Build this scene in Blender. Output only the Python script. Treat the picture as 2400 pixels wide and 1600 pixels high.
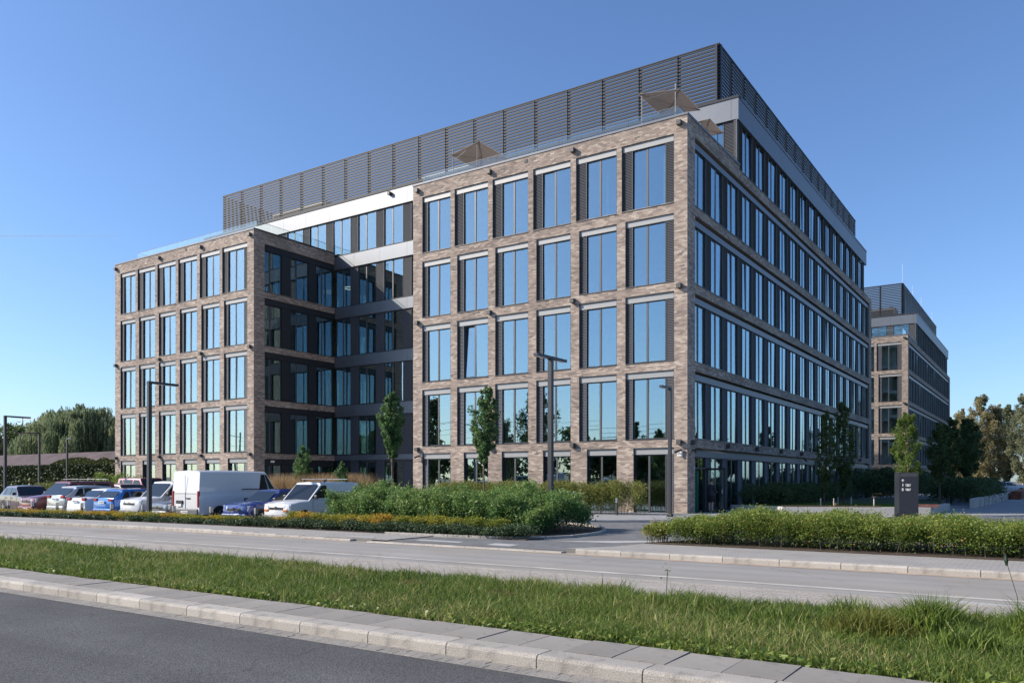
import bpy, math, random
import numpy as np
from mathutils import Vector, Matrix
PI=math.pi
rad=math.radians
for o in list(bpy.data.objects): bpy.data.objects.remove(o)
S=bpy.context.scene
COL=S.collection
random.seed(7); RNG=np.random.default_rng(7)
# ------------------------------------------------------------------ camera
cam=bpy.data.objects.new('camera',bpy.data.cameras.new('camera')); COL.objects.link(cam)
cam.location=(14.629,-36.966,1.624)
cam.rotation_euler=(PI/2,0,0.59)
cam.data.sensor_width=36; cam.data.lens=28.491
cam.data.shift_x=0; cam.data.shift_y=0.13621
cam.data.clip_start=.1; cam.data.clip_end=20000
S.camera=cam
# ------------------------------------------------------------------ world, sun, exposure
EL=rad(31.5); DX,DY=0.832,0.555
SUNV=Vector((DX*math.cos(EL),DY*math.cos(EL),-math.sin(EL)))   # direction the light travels
W=bpy.data.worlds.new('World'); S.world=W; W.use_nodes=True
nt=W.node_tree; bg=nt.nodes['Background']
sky=nt.nodes.new('ShaderNodeTexSky'); sky.sky_type='NISHITA'; sky.sun_disc=False
sky.sun_elevation=EL; sky.sun_rotation=math.atan2(-DX,-DY)
sky.altitude=250; sky.air_density=1.0; sky.dust_density=0.9; sky.ozone_density=2.6
tint=nt.nodes.new('ShaderNodeVectorMath'); tint.operation='MULTIPLY'; tint.inputs[1].default_value=(.76,.90,1.10)   # clear, dry autumn air
nt.links.new(sky.outputs[0],tint.inputs[0]); nt.links.new(tint.outputs[0],bg.inputs[0]); bg.inputs[1].default_value=0.108
sl=bpy.data.lights.new('sun','SUN'); sl.energy=4.15; sl.angle=rad(.5); sl.color=(1,.90,.78)
so=bpy.data.objects.new('sun',sl); COL.objects.link(so)
so.rotation_euler=SUNV.to_track_quat('-Z','Y').to_euler(); so.location=(-60,-60,60)
S.view_settings.view_transform='Standard'; S.view_settings.look='None'
S.view_settings.exposure=0.72; S.view_settings.gamma=1
S.render.engine='CYCLES'
S.cycles.max_bounces=8; S.cycles.transparent_max_bounces=16
# ------------------------------------------------------------------ materials
MATS={}
def newmat(n):
    m=bpy.data.materials.new(n); m.use_nodes=True
    return m,m.node_tree,m.node_tree.nodes['Principled BSDF']
def link(nt,a,b): nt.links.new(a,b)
def mat(name,col,rough=.6,metal=0,noise=0,nscale=5,bump=0,bscale=40,spec=.5,emit=None,coat=0):
    if name in MATS: return MATS[name]
    m,nt,b=newmat(name)
    b.inputs['Base Color'].default_value=(*col,1); b.inputs['Roughness'].default_value=rough
    b.inputs['Metallic'].default_value=metal; b.inputs['Specular IOR Level'].default_value=spec
    b.inputs['Coat Weight'].default_value=coat; b.inputs['Coat Roughness'].default_value=.05
    tc=nt.nodes.new('ShaderNodeTexCoord')
    if noise:
        n=nt.nodes.new('ShaderNodeTexNoise'); n.inputs['Scale'].default_value=nscale; n.inputs['Detail'].default_value=8
        n.inputs['Roughness'].default_value=.65
        link(nt,tc.outputs['Object'],n.inputs['Vector'])
        mr=nt.nodes.new('ShaderNodeMapRange'); mr.inputs[1].default_value=.25; mr.inputs[2].default_value=.75
        mr.inputs[3].default_value=1-noise; mr.inputs[4].default_value=1+noise
        link(nt,n.outputs[0],mr.inputs[0])
        mx=nt.nodes.new('ShaderNodeVectorMath'); mx.operation='SCALE'; mx.inputs[0].default_value=col
        link(nt,mr.outputs[0],mx.inputs['Scale']); link(nt,mx.outputs[0],b.inputs['Base Color'])
    if bump:
        n=nt.nodes.new('ShaderNodeTexNoise'); n.inputs['Scale'].default_value=bscale; n.inputs['Detail'].default_value=6
        link(nt,tc.outputs['Object'],n.inputs['Vector'])
        bp=nt.nodes.new('ShaderNodeBump'); bp.inputs['Strength'].default_value=bump; bp.inputs['Distance'].default_value=.02
        link(nt,n.outputs[0],bp.inputs['Height']); link(nt,bp.outputs[0],b.inputs['Normal'])
    if emit: b.inputs['Emission Color'].default_value=(*emit,1); b.inputs['Emission Strength'].default_value=1
    MATS[name]=m; return m
def leafmat(name,cols,trans=.3,rough=.5):
    """colour from the per-leaf attribute rnd, with some light through the leaf"""
    m,nt,b=newmat(name)
    at=nt.nodes.new('ShaderNodeAttribute'); at.attribute_name='rnd'
    cr=nt.nodes.new('ShaderNodeValToRGB'); link(nt,at.outputs['Fac'],cr.inputs[0])
    el=cr.color_ramp.elements
    el[0].position=0; el[0].color=(*cols[0],1); el[1].position=1; el[1].color=(*cols[-1],1)
    for i,c in enumerate(cols[1:-1]):
        e=el.new((i+1)/(len(cols)-1)); e.color=(*c,1)
    link(nt,cr.outputs[0],b.inputs['Base Color']); b.inputs['Roughness'].default_value=rough
    b.inputs['Specular IOR Level'].default_value=.3
    tr=nt.nodes.new('ShaderNodeBsdfTranslucent'); link(nt,cr.outputs[0],tr.inputs[0])
    mx=nt.nodes.new('ShaderNodeMixShader'); mx.inputs[0].default_value=trans
    link(nt,b.outputs[0],mx.inputs[1]); link(nt,tr.outputs[0],mx.inputs[2])
    link(nt,mx.outputs[0],nt.nodes['Material Output'].inputs[0]); return m
BRICKC=[(0.145,0.116,0.101),(0.199,0.160,0.135),(0.252,0.201,0.168),(0.307,0.240,0.199),(0.370,0.296,0.242),(0.451,0.372,0.303),(0.514,0.439,0.366)]
def brickmat():
    m,nt,b=newmat('clay_brick')
    at=nt.nodes.new('ShaderNodeAttribute'); at.attribute_name='rnd'
    cr=nt.nodes.new('ShaderNodeValToRGB'); link(nt,at.outputs['Fac'],cr.inputs[0])
    el=cr.color_ramp.elements; pos=[0,.14,.32,.5,.66,.85,1]
    el[0].color=(*BRICKC[0],1); el[1].color=(*BRICKC[-1],1)
    for p,c in zip(pos[1:-1],BRICKC[1:-1]): e=el.new(p); e.color=(*c,1)
    tc=nt.nodes.new('ShaderNodeTexCoord'); n=nt.nodes.new('ShaderNodeTexNoise'); n.inputs['Scale'].default_value=30; n.inputs['Detail'].default_value=5
    link(nt,tc.outputs['Object'],n.inputs['Vector'])
    mr=nt.nodes.new('ShaderNodeMapRange'); mr.inputs[3].default_value=.9; mr.inputs[4].default_value=1.1; link(nt,n.outputs[0],mr.inputs[0])
    n2=nt.nodes.new('ShaderNodeTexNoise'); n2.inputs['Scale'].default_value=.45; n2.inputs['Detail'].default_value=4
    link(nt,tc.outputs['Object'],n2.inputs['Vector'])
    mr2=nt.nodes.new('ShaderNodeMapRange'); mr2.inputs[3].default_value=.8; mr2.inputs[4].default_value=1.18; link(nt,n2.outputs[0],mr2.inputs[0])
    mu=nt.nodes.new('ShaderNodeMath'); mu.operation='MULTIPLY'; link(nt,mr.outputs[0],mu.inputs[0]); link(nt,mr2.outputs[0],mu.inputs[1])
    v=nt.nodes.new('ShaderNodeVectorMath'); v.operation='SCALE'; link(nt,cr.outputs[0],v.inputs[0]); link(nt,mu.outputs[0],v.inputs['Scale'])
    link(nt,v.outputs[0],b.inputs['Base Color']); b.inputs['Roughness'].default_value=.85
    bp=nt.nodes.new('ShaderNodeBump'); bp.inputs['Strength'].default_value=.04; bp.inputs['Distance'].default_value=.01
    link(nt,n.outputs[0],bp.inputs['Height']); link(nt,bp.outputs[0],b.inputs['Normal']); return m
M_BRICK=brickmat()
def bricktexmat(name='far_brick',c1=BRICKC[1],c2=BRICKC[5]):
    m,nt,b=newmat(name); tc=nt.nodes.new('ShaderNodeTexCoord')
    mp=nt.nodes.new('ShaderNodeVectorMath'); mp.operation='DOT_PRODUCT'; mp.inputs[1].default_value=(1,1,0)
    link(nt,tc.outputs['Object'],mp.inputs[0]); sp=nt.nodes.new('ShaderNodeSeparateXYZ'); link(nt,tc.outputs['Object'],sp.inputs[0])
    cb=nt.nodes.new('ShaderNodeCombineXYZ'); link(nt,mp.outputs['Value'],cb.inputs[0]); link(nt,sp.outputs[2],cb.inputs[1])
    br=nt.nodes.new('ShaderNodeTexBrick'); br.inputs['Scale'].default_value=1; br.inputs['Brick Width'].default_value=.26
    br.inputs['Row Height'].default_value=.078; br.inputs['Mortar Size'].default_value=.006; br.inputs['Bias'].default_value=-.1
    br.inputs['Color1'].default_value=(*c1,1); br.inputs['Color2'].default_value=(*c2,1); br.inputs['Mortar'].default_value=(.12,.1,.09,1)
    link(nt,cb.outputs[0],br.inputs['Vector']); link(nt,br.outputs[0],b.inputs['Base Color']); b.inputs['Roughness'].default_value=.9
    return m
M_FARBRICK=bricktexmat()
def glassmat(name,tint,refl,base=(0.012,.03,.035)):
    m,nt,b=newmat(name); nt.nodes.remove(b)
    g=nt.nodes.new('ShaderNodeBsdfGlossy'); g.inputs['Roughness'].default_value=0.008; g.inputs[0].default_value=(*tint,1)
    t=nt.nodes.new('ShaderNodeBsdfTransparent'); t.inputs[0].default_value=(.66,.78,.77,1)
    fc=nt.nodes.new('ShaderNodeLayerWeight'); fc.inputs[0].default_value=.5; lw=nt.nodes.new('ShaderNodeMath'); lw.operation='POWER'; lw.inputs[1].default_value=4.5; link(nt,fc.outputs['Facing'],lw.inputs[0])
    ad=nt.nodes.new('ShaderNodeMath'); ad.operation='MULTIPLY_ADD'; ad.inputs[1].default_value=.9; ad.inputs[2].default_value=refl; ad.use_clamp=True
    link(nt,lw.outputs[0],ad.inputs[0])
    # slight waviness of the panes
    tc=nt.nodes.new('ShaderNodeTexCoord'); n=nt.nodes.new('ShaderNodeTexNoise'); n.inputs['Scale'].default_value=.6; n.inputs['Detail'].default_value=1
    link(nt,tc.outputs['Object'],n.inputs['Vector']); bp=nt.nodes.new('ShaderNodeBump'); bp.inputs['Strength'].default_value=.035; bp.inputs['Distance'].default_value=.04
    link(nt,n.outputs[0],bp.inputs['Height']); link(nt,bp.outputs[0],g.inputs['Normal'])
    mx=nt.nodes.new('ShaderNodeMixShader'); link(nt,ad.outputs[0],mx.inputs[0]); link(nt,t.outputs[0],mx.inputs[1]); link(nt,g.outputs[0],mx.inputs[2])
    link(nt,mx.outputs[0],nt.nodes['Material Output'].inputs[0]); MATS[name]=m; return m
M_GLASS=glassmat('window_glass',(.62,.76,.82),.36)
M_CLEAR=glassmat('clear_glass',(.9,1,1),.06); 
for n in M_CLEAR.node_tree.nodes:
    if n.type=='BSDF_TRANSPARENT': n.inputs[0].default_value=(.95,.985,.98,1)
M_CARGLASS=mat('car_glass',(.012,.016,.018),.05,spec=.5)
M_METAL=mat('anthracite_metal',(.032,.037,.045),.42,metal=.35,noise=.08,nscale=3)
M_LOUV=mat('louvre_metal',(.125,.13,.14),.5,metal=.2)
M_PANEL=mat('panel_metal',(.31,.31,.305),.45,metal=.15,noise=.06,nscale=1.5)
M_FRAME=mat('frame_metal',(.045,.047,.05),.4,metal=.3)
M_MULL=mat('mullion_metal',(.11,.108,.105),.4,metal=.5)
M_FASC=mat('fascia_metal',(.13,.14,.165),.45,metal=.15)
M_CLAD=mat('cladding_metal',(.175,.185,.20),.45,metal=.65,noise=.05,nscale=.8)
M_MORTAR=mat('mortar',(.30,.25,.205),.95,noise=.2,nscale=8)
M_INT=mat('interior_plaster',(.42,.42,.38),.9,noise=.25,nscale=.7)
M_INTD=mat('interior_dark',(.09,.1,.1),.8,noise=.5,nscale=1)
M_BLIND=mat('blind_fabric',(.66,.7,.66),.9)
M_SLAT=mat('slat_metal',(.030,.034,.041),.6,spec=.3)
M_WHITE=mat('white_paint',(.78,.78,.76),.5)
M_POST=mat('lamp_post_metal',(.05,.05,.055),.45,metal=.3)
# ------------------------------------------------------------------ mesh helpers
class MB:
    def __init__(s): s.v=[];s.f=[];s.m=[];s.mats=[]
    def mi(s,m):
        if m not in s.mats: s.mats.append(m)
        return s.mats.index(m)
    def face(s,pts,m):
        n=len(s.v); s.v+= [tuple(p) for p in pts]; s.f.append(tuple(range(n,n+len(pts)))); s.m.append(s.mi(m)); return s
    def box(s,x0,x1,y0,y1,z0,z1,m,T=None,skip=()):
        n=len(s.v); P=[(x0,y0,z0),(x1,y0,z0),(x1,y1,z0),(x0,y1,z0),(x0,y0,z1),(x1,y0,z1),(x1,y1,z1),(x0,y1,z1)]
        if T is not None: P=[tuple(T@Vector(p)) for p in P]
        s.v+=P
        for i,f in enumerate(((0,3,2,1),(4,5,6,7),(0,1,5,4),(1,2,6,5),(2,3,7,6),(3,0,4,7))):
            if i in skip: continue
            s.f.append(tuple(n+k for k in f)); s.m.append(s.mi(m))
        return s
    def tube(s,pts,rs,m,n=8,cap=True):
        rings=[]; pts=[Vector(p) for p in pts]
        if not hasattr(rs,'__len__'): rs=[rs]*len(pts)
        for i,p in enumerate(pts):
            d=(pts[min(i+1,len(pts)-1)]-pts[max(i-1,0)]).normalized()
            a=d.orthogonal().normalized() if i==0 else (ra-d*ra.dot(d)).normalized()
            ra=a; b=d.cross(a); base=len(s.v)
            for k in range(n):
                t=2*PI*k/n; s.v.append(tuple(p+(a*math.cos(t)+b*math.sin(t))*rs[i]))
            rings.append(base)
        for i in range(len(pts)-1):
            for k in range(n):
                s.f.append((rings[i]+k,rings[i]+(k+1)%n,rings[i+1]+(k+1)%n,rings[i+1]+k)); s.m.append(s.mi(m))
        if cap:
            s.f.append(tuple(rings[0]+k for k in reversed(range(n)))); s.m.append(s.mi(m))
            s.f.append(tuple(rings[-1]+k for k in range(n))); s.m.append(s.mi(m))
        return s
    def loft(s,rings,m,cap=True):
        n=len(rings[0]); bs=[]
        for r in rings: bs.append(len(s.v)); s.v+=[tuple(p) for p in r]
        for i in range(len(rings)-1):
            for k in range(n): s.f.append((bs[i]+k,bs[i]+(k+1)%n,bs[i+1]+(k+1)%n,bs[i+1]+k)); s.m.append(s.mi(m))
        if cap:
            s.f.append(tuple(bs[0]+k for k in reversed(range(n)))); s.m.append(s.mi(m))
            s.f.append(tuple(bs[-1]+k for k in range(n))); s.m.append(s.mi(m))
        return s
    def prism(s,poly,z0,z1,m):   # poly of (x,y), counter-clockwise
        n=len(poly); s.face([(x,y,z1) for x,y in poly],m); s.face([(x,y,z0) for x,y in reversed(poly)],m)
        for i in range(n):
            a=poly[i]; b=poly[(i+1)%n]; s.face([(*a,z0),(*b,z0),(*b,z1),(*a,z1)],m)
        return s
    def mesh(s,name):
        me=bpy.data.meshes.new(name); me.from_pydata(s.v,[],s.f)
        for m in s.mats: me.materials.append(m)
        me.polygons.foreach_set('material_index',s.m); me.update(); return me
    def build(s,name,parent=None,smooth=False,bevel=0):
        me=s.mesh(name); o=bpy.data.objects.new(name,me); COL.objects.link(o)
        if parent is not None: o.parent=parent
        if smooth:
            me.polygons.foreach_set('use_smooth',[True]*len(me.polygons)); me.set_sharp_from_angle(angle=rad(38))
        if bevel:
            b=o.modifiers.new('bevel','BEVEL'); b.width=bevel; b.segments=2; b.limit_method='ANGLE'; b.angle_limit=rad(35)
        return o
def ob(name,me,parent=None,loc=(0,0,0),rz=0):
    o=bpy.data.objects.new(name,me); COL.objects.link(o); o.location=loc; o.rotation_euler=(0,0,rz)
    if parent is not None: o.parent=parent
    return o
def thing(name,label,cat,loc=(0,0,0),rz=0,group=None):
    o=bpy.data.objects.new(name,None); COL.objects.link(o); o.location=loc; o.rotation_euler=(0,0,rz)
    o['label']=label; o['category']=cat
    if group: o['group']=group
    return o
def tag(o,label=None,cat=None,group=None,kind=None):
    if label: o['label']=label
    if cat: o['category']=cat
    if group: o['group']=group
    if kind: o['kind']=kind
    return o
def npmesh(name,V,F,mats,rnd=None,smooth=False,midx=None):
    """V (n,3), F (m,k) all same size; rnd per vertex"""
    me=bpy.data.meshes.new(name); V=np.asarray(V,np.float32); F=np.asarray(F,np.int32); k=F.shape[1]
    me.vertices.add(len(V)); me.vertices.foreach_set('co',V.ravel())
    me.loops.add(F.size); me.loops.foreach_set('vertex_index',F.ravel())
    me.polygons.add(len(F)); me.polygons.foreach_set('loop_start',np.arange(0,F.size,k,dtype=np.int32))
    try: me.polygons.foreach_set('loop_total',np.full(len(F),k,np.int32))
    except Exception: pass
    for m in (mats if isinstance(mats,(list,tuple)) else [mats]): me.materials.append(m)
    if midx is not None: me.polygons.foreach_set('material_index',np.asarray(midx,np.int32))
    if rnd is not None:
        a=me.attributes.new('rnd','FLOAT','POINT'); a.data.foreach_set('value',np.asarray(rnd,np.float32))
    me.polygons.foreach_set('use_smooth',np.full(len(F),bool(smooth)))
    me.update(calc_edges=True); return me
def npobj(name,me,parent=None): return ob(name,me,parent)
def boxes(c,h,rnd,back=True,faces='xyzXYZ'):
    """c (n,3) centres, h (n,3) half sizes -> V,F,rnd for many boxes"""
    n=len(c); sg=np.array([(-1,-1,-1),(1,-1,-1),(1,1,-1),(-1,1,-1),(-1,-1,1),(1,-1,1),(1,1,1),(-1,1,1)],float)
    V=(c[:,None,:]+h[:,None,:]*sg[None]).reshape(-1,3)
    fd={'z':(0,3,2,1),'Z':(4,5,6,7),'y':(0,1,5,4),'X':(1,2,6,5),'Y':(2,3,7,6),'x':(3,0,4,7)}
    f=np.array([fd[k] for k in faces]); F=(np.arange(n)[:,None,None]*8+f[None]).reshape(-1,4)
    return V,F,np.repeat(rnd,8)
def leaves(P,size,rng,flat=.0,aspect=.55,nrm=None):
    """rhombic leaves with a fold, centred on P"""
    n=len(P); a=rng.normal(size=(n,3)); 
    a[:,2]*=(1-flat*.6); a/=np.linalg.norm(a,axis=1)[:,None]+1e-9
    b=rng.normal(size=(n,3)); b-=a*(a*b).sum(1)[:,None]; b/=np.linalg.norm(b,axis=1)[:,None]+1e-9
    s=size*(.65+.7*rng.random(n))[:,None]
    # one pointed face per leaf: a stalk end cut wide, drawn out to the tip
    V=np.stack([P-a*s*.42+b*s*aspect*.5,P+a*s*.62,P-a*s*.42-b*s*aspect*.5],1).reshape(-1,3)
    F=np.arange(3*n).reshape(n,3); return V,F
# ================================================================== THE OFFICE BUILDINGS
ZT=19.303; Z6=23.15; ZSCR=27.7; XL=-17.235; XLC=-31.80; XLL=-49.13; D7=7.62; YE=46.947
SILL=[3.70,7.49,11.30,15.11]; TOP=[s+3.335 for s in SILL]; GT=3.26
rightsT=[-14.395,-11.729,-9.065,-6.425,-3.753,-0.68]
left5=[-16.531,-14.111,-11.437,-8.756,-6.111,-3.48]
left1=[-16.531,-13.925,-11.251,-8.555,-5.923,-3.276]
left0=[-16.514,-13.439,-10.804,-8.124,-5.463,-2.834]
shL=XLC-0.0
def wingopen(rights,l5,l1,l0,dx,zb0):
    O=[]
    for k in range(6):
        gr=rights[k]+dx if k<5 else rights[5]-.46+dx
        for r in range(5):
            z0=(zb0 if r==0 else SILL[r-1]); z1=(GT if r==0 else TOP[r-1])
            L=(l0 if r==0 else (l5 if r==4 else l1))[k]+dx
            O.append(dict(x0=L,x1=rights[k]+dx,z0=z0,z1=z1,g1=gr,row=r,col=k))
    return O
# left wing uses the same module, mapped to its own measured edges
OT=wingopen(rightsT,left5,left1,left0,0,.03)
OL=wingopen(rightsT,left5,left1,left0,-31.82,.03)
def solid_intervals(a,b,ops):
    iv=[(a,b)]
    for o0,o1 in ops:
        nv=[]
        for p,q in iv:
            if o1<=p or o0>=q: nv.append((p,q)); continue
            if o0>p: nv.append((p,o0))
            if o1<q: nv.append((o1,q))
        iv=nv
    return iv
def wall_mesh(name,s0,s1,z0,z1,ops,thick,material,parent,frame,d0=.004):
    """frame(s,d,z)->xyz ; ops list of (s0,s1,z0,z1)"""
    zs=sorted(set([z0,z1]+[o[2] for o in ops if z0<o[2]<z1]+[o[3] for o in ops if z0<o[3]<z1]))
    mb=MB()
    for a,b in zip(zs[:-1],zs[1:]):
        zm=(a+b)/2
        for p,q in solid_intervals(s0,s1,[(o[0],o[1]) for o in ops if o[2]<zm<o[3]]):
            P=[frame(s,d,z) for z in (a,b) for s,d in ((p,d0),(q,d0),(q,thick),(p,thick))]
            n=len(mb.v); mb.v+=P; mi=mb.mi(material)
            for f in ((0,3,2,1),(4,5,6,7),(0,1,5,4),(1,2,6,5),(2,3,7,6),(3,0,4,7)): mb.f.append(tuple(n+k for k in f)); mb.m.append(mi)
    return mb.build(name,parent)
def brick_boxes(s0,s1,z0,z1,ops,rng,L=.26,H=.078,g=.009):
    C=[];Hh=[]
    nz=int(round((z1-z0)/H)); H=(z1-z0)/nz
    rb=np.random.default_rng(99); offs=np.cumsum(rb.choice([.33,.42,.5,.58,.66],nz))%1
    for i in range(nz):
        zc=z0+(i+.5)*H
        for p,q in solid_intervals(s0,s1,[(o[0],o[1]) for o in ops if o[2]<zc<o[3]]):
            off=offs[i]*L; k=math.floor((p-off)/L); x=off+k*L
            while x<q-.01:
                a=max(x,p); b=min(x+L,q)
                if b-a>.03: C.append(((a+b)/2,zc)); Hh.append(((b-a-.007)/2,(H-g)/2))
                x+=L
    return np.array(C),np.array(Hh)
def add_bricks(parent,axis,s0,s1,z0,z1,ops,pick=0,plane=0.0,seed=1,solo=None):
    """axis 'front': s=X, outward -Y at y=plane ; axis 'side': s=Y, outward +X at x=plane"""
    rng=np.random.default_rng(seed); C,Hh=brick_boxes(s0,s1,z0,z1,ops,rng); n=len(C)
    pr=rng.random(n)*.0015
    dep=.02
    if axis=='front':
        c=np.stack([C[:,0],plane-pr+dep,C[:,1]],1); h=np.stack([Hh[:,0],np.full(n,dep),Hh[:,1]],1); faces='xyXzZ'
    else:
        c=np.stack([plane+pr-dep,C[:,0],C[:,1]],1); h=np.stack([np.full(n,dep),Hh[:,0],Hh[:,1]],1); faces='yXYzZ'
    seg=np.floor(C[:,0]/1.1+C[:,1]*7.3).astype(int)+1000*np.round(C[:,1]/.078).astype(int); _,inv=np.unique(seg,return_inverse=True); sg_=rng.normal(0,.13,inv.max()+1)[inv]
    r=np.clip(.53+rng.normal(0,.2,n)+sg_*.5,0,1)
    # loose patches of alike bricks, as laid from mixed packs
    ph=np.sin(C[:,0]*1.3+seed)*np.sin(C[:,1]*1.9+seed*2)*.1+np.sin(C[:,0]*.37+2)*.05
    r=np.clip(r+ph,0,1)
    if pick:
        d=np.linalg.norm(c-np.array(cam.location),axis=1)-Hh[:,0]*20; idx=np.argsort(d)[:pick]
        sel=np.zeros(n,bool); sel[idx]=True
        cache={}
        for i in idx:
            key=(round(float(Hh[i,0]),3),int(r[i]*8))
            if key not in cache:
                V,F,rr=boxes(np.zeros((1,3)),h[i:i+1],r[i:i+1],faces=faces)
                cache[key]=npmesh('brick',V,F,M_BRICK,rr)
            ob('brick',cache[key],parent,tuple(c[i]))
        c,h,r=c[~sel],h[~sel],r[~sel]
    V,F,rr=boxes(c,h,r,faces=faces)
    o=npobj('brickwork',npmesh('brickwork',V,F,M_BRICK,rr),parent); o['kind']='stuff'; return o
CACHE={}
def window_mesh(w,h,mull=.72,transom=None):
    k=('w',round(w,2),round(h,2),mull,transom)
    if k in CACHE: return CACHE[k]
    mb=MB(); f=.055; a,b=.165,.28
    mb.box(0,w,a,b,0,f,M_FRAME).box(0,w,a,b,h-f,h,M_FRAME).box(0,f,a,b,f,h-f,M_FRAME).box(w-f,w,a,b,f,h-f,M_FRAME)
    mw=.10; mx=mull
    mb.box(mx,mx+mw,a-.012,b,f,h-f,M_MULL)
    fr=mb.mesh('window')
    def pane(x0,x1): 
        p=MB(); p.box(0,x1-x0,0,.02,f,h-f,M_GLASS); return p.mesh('pane')
    CACHE[k]=(fr,pane(f,mx),f,pane(mx+mw,w-f),mx+mw); return CACHE[k]
def louvre_mesh(w,h):
    k=('l',round(w,2),round(h,2))
    if k in CACHE: return CACHE[k]
    mb=MB(); d=.09
    mb.box(0,w,d+.05,.27,0,h,M_LOUV)
    mb.box(0,.02,d-.004,.27,0,h,M_LOUV).box(w-.02,w,d-.004,.27,0,h,M_LOUV)
    n=int(h/.078)
    for i in range(n):
        z=h*(i+.5)/n
        P=[(.02,d,z-.026),(w-.02,d,z-.026),(w-.02,d+.045,z+.03),(.02,d+.045,z+.03)]
        mb.face(P,M_LOUV); mb.face([(.02,d,z-.026),(.02,d+.045,z-.036),(w-.02,d+.045,z-.036),(w-.02,d,z-.026)],M_LOUV)
    CACHE[k]=mb.mesh('louvre_panel'); return CACHE[k]
def boxmesh(name,x0,x1,y0,y1,z0,z1,m):
    k=(name,round(x0,2),round(x1,2),round(y0,2),round(y1,2),round(z0,2),round(z1,2),m.name)
    if k not in CACHE: mb=MB(); mb.box(x0,x1,y0,y1,z0,z1,m); CACHE[k]=mb.mesh(name)
    return CACHE[k]
def surround_mesh(w,h,dd=.3):
    k=('s',round(w,2),round(h,2))
    if k in CACHE: return CACHE[k]
    mb=MB(); t=.018
    mb.box(0,t,.003,dd,0,h,M_FRAME).box(w-t,w,.003,dd,0,h,M_FRAME).box(t,w-t,.003,dd,h-t,h,M_FRAME).box(-.0,w,-.03,dd,-.035,0,M_FRAME)
    CACHE[k]=mb.mesh('window_surround'); return CACHE[k]
PRNG=random.Random(5)
def put_window(bld,pos,rz,w,h,mull=.72,blind=None,open_left=False):
    fr,pl,xl,pr_,xr=window_mesh(w,h,mull); o=ob('window',fr,bld,pos,rz)
    a=ob('pane',pl,o,(xl,.182,0)); b=ob('pane',pr_,o,(xr,.182,0))
    rr_=PRNG
    a.rotation_euler=(rr_.gauss(0,.0038),0,rr_.gauss(0,.0038)); b.rotation_euler=(rr_.gauss(0,.0038),0,rr_.gauss(0,.0038))
    if open_left: a.rotation_euler=(rad(-2.6),0,0); a.location=(xl,.20,.03)
    if blind:
        t,x0,x1,zt=blind
        ob('blind',boxmesh('blind',x0*w,x1*w,.0,.02,.06,zt*h,M_BLIND if t==0 else M_INTD),o,(0,.42,0))
    return o
def local(pos,rz,dx):  # point shifted dx along the facade
    return (pos[0]+math.cos(rz)*dx,pos[1]+math.sin(rz)*dx,pos[2])
def wing_windows(bld,OO,yo,rng,far=False,skip=lambda o:False):
    for o in OO:
        if skip(o): continue
        w=o['x1']-o['x0']; h=o['z1']-o['z0']; base=(o['x0'],yo,o['z0']); LP=.30
        ob('window_surround',surround_mesh(w,h),bld,base)
        ob('lintel_panel',boxmesh('lintel_panel',.02,w-.02,.08,.27,h-LP-.02,h-.02,M_PANEL),bld,base)
        gw=1.76 if o['row'] else min(1.74,o['g1']-o['x0']-.03)
        gx=o['g1']-gw-.015
        lw=gx-o['x0']-.02
        hh=h-LP-.022
        if lw>.1: ob('louvre_panel',louvre_mesh(lw,hh),bld,(o['x0']+.02,yo,o['z0']))
        else: gx=o['x0']+.02; gw=o['g1']-gx-.018
        if o['col']==5: ob('louvre_panel',louvre_mesh(.44,hh),bld,(o['x1']-.46,yo,o['z0']))
        bl=None; q=rng.random()
        if far: bl=(1,.03,.97,.97)
        elif q<.30: bl=(0,.86,.95,.9)
        elif q<.38: bl=(0,.03,.97,.12+.5*rng.random()) if False else (0,.55,.62,.75)
        put_window(bld,(gx,yo,o['z0']),0,gw,hh,.72,bl,open_left=(not far and o['row']==2 and o['col']==1 and o['x0']>-20))
def side_bands():  # brick strips on the long side face
    return [( -0.0,GT) ]
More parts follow.
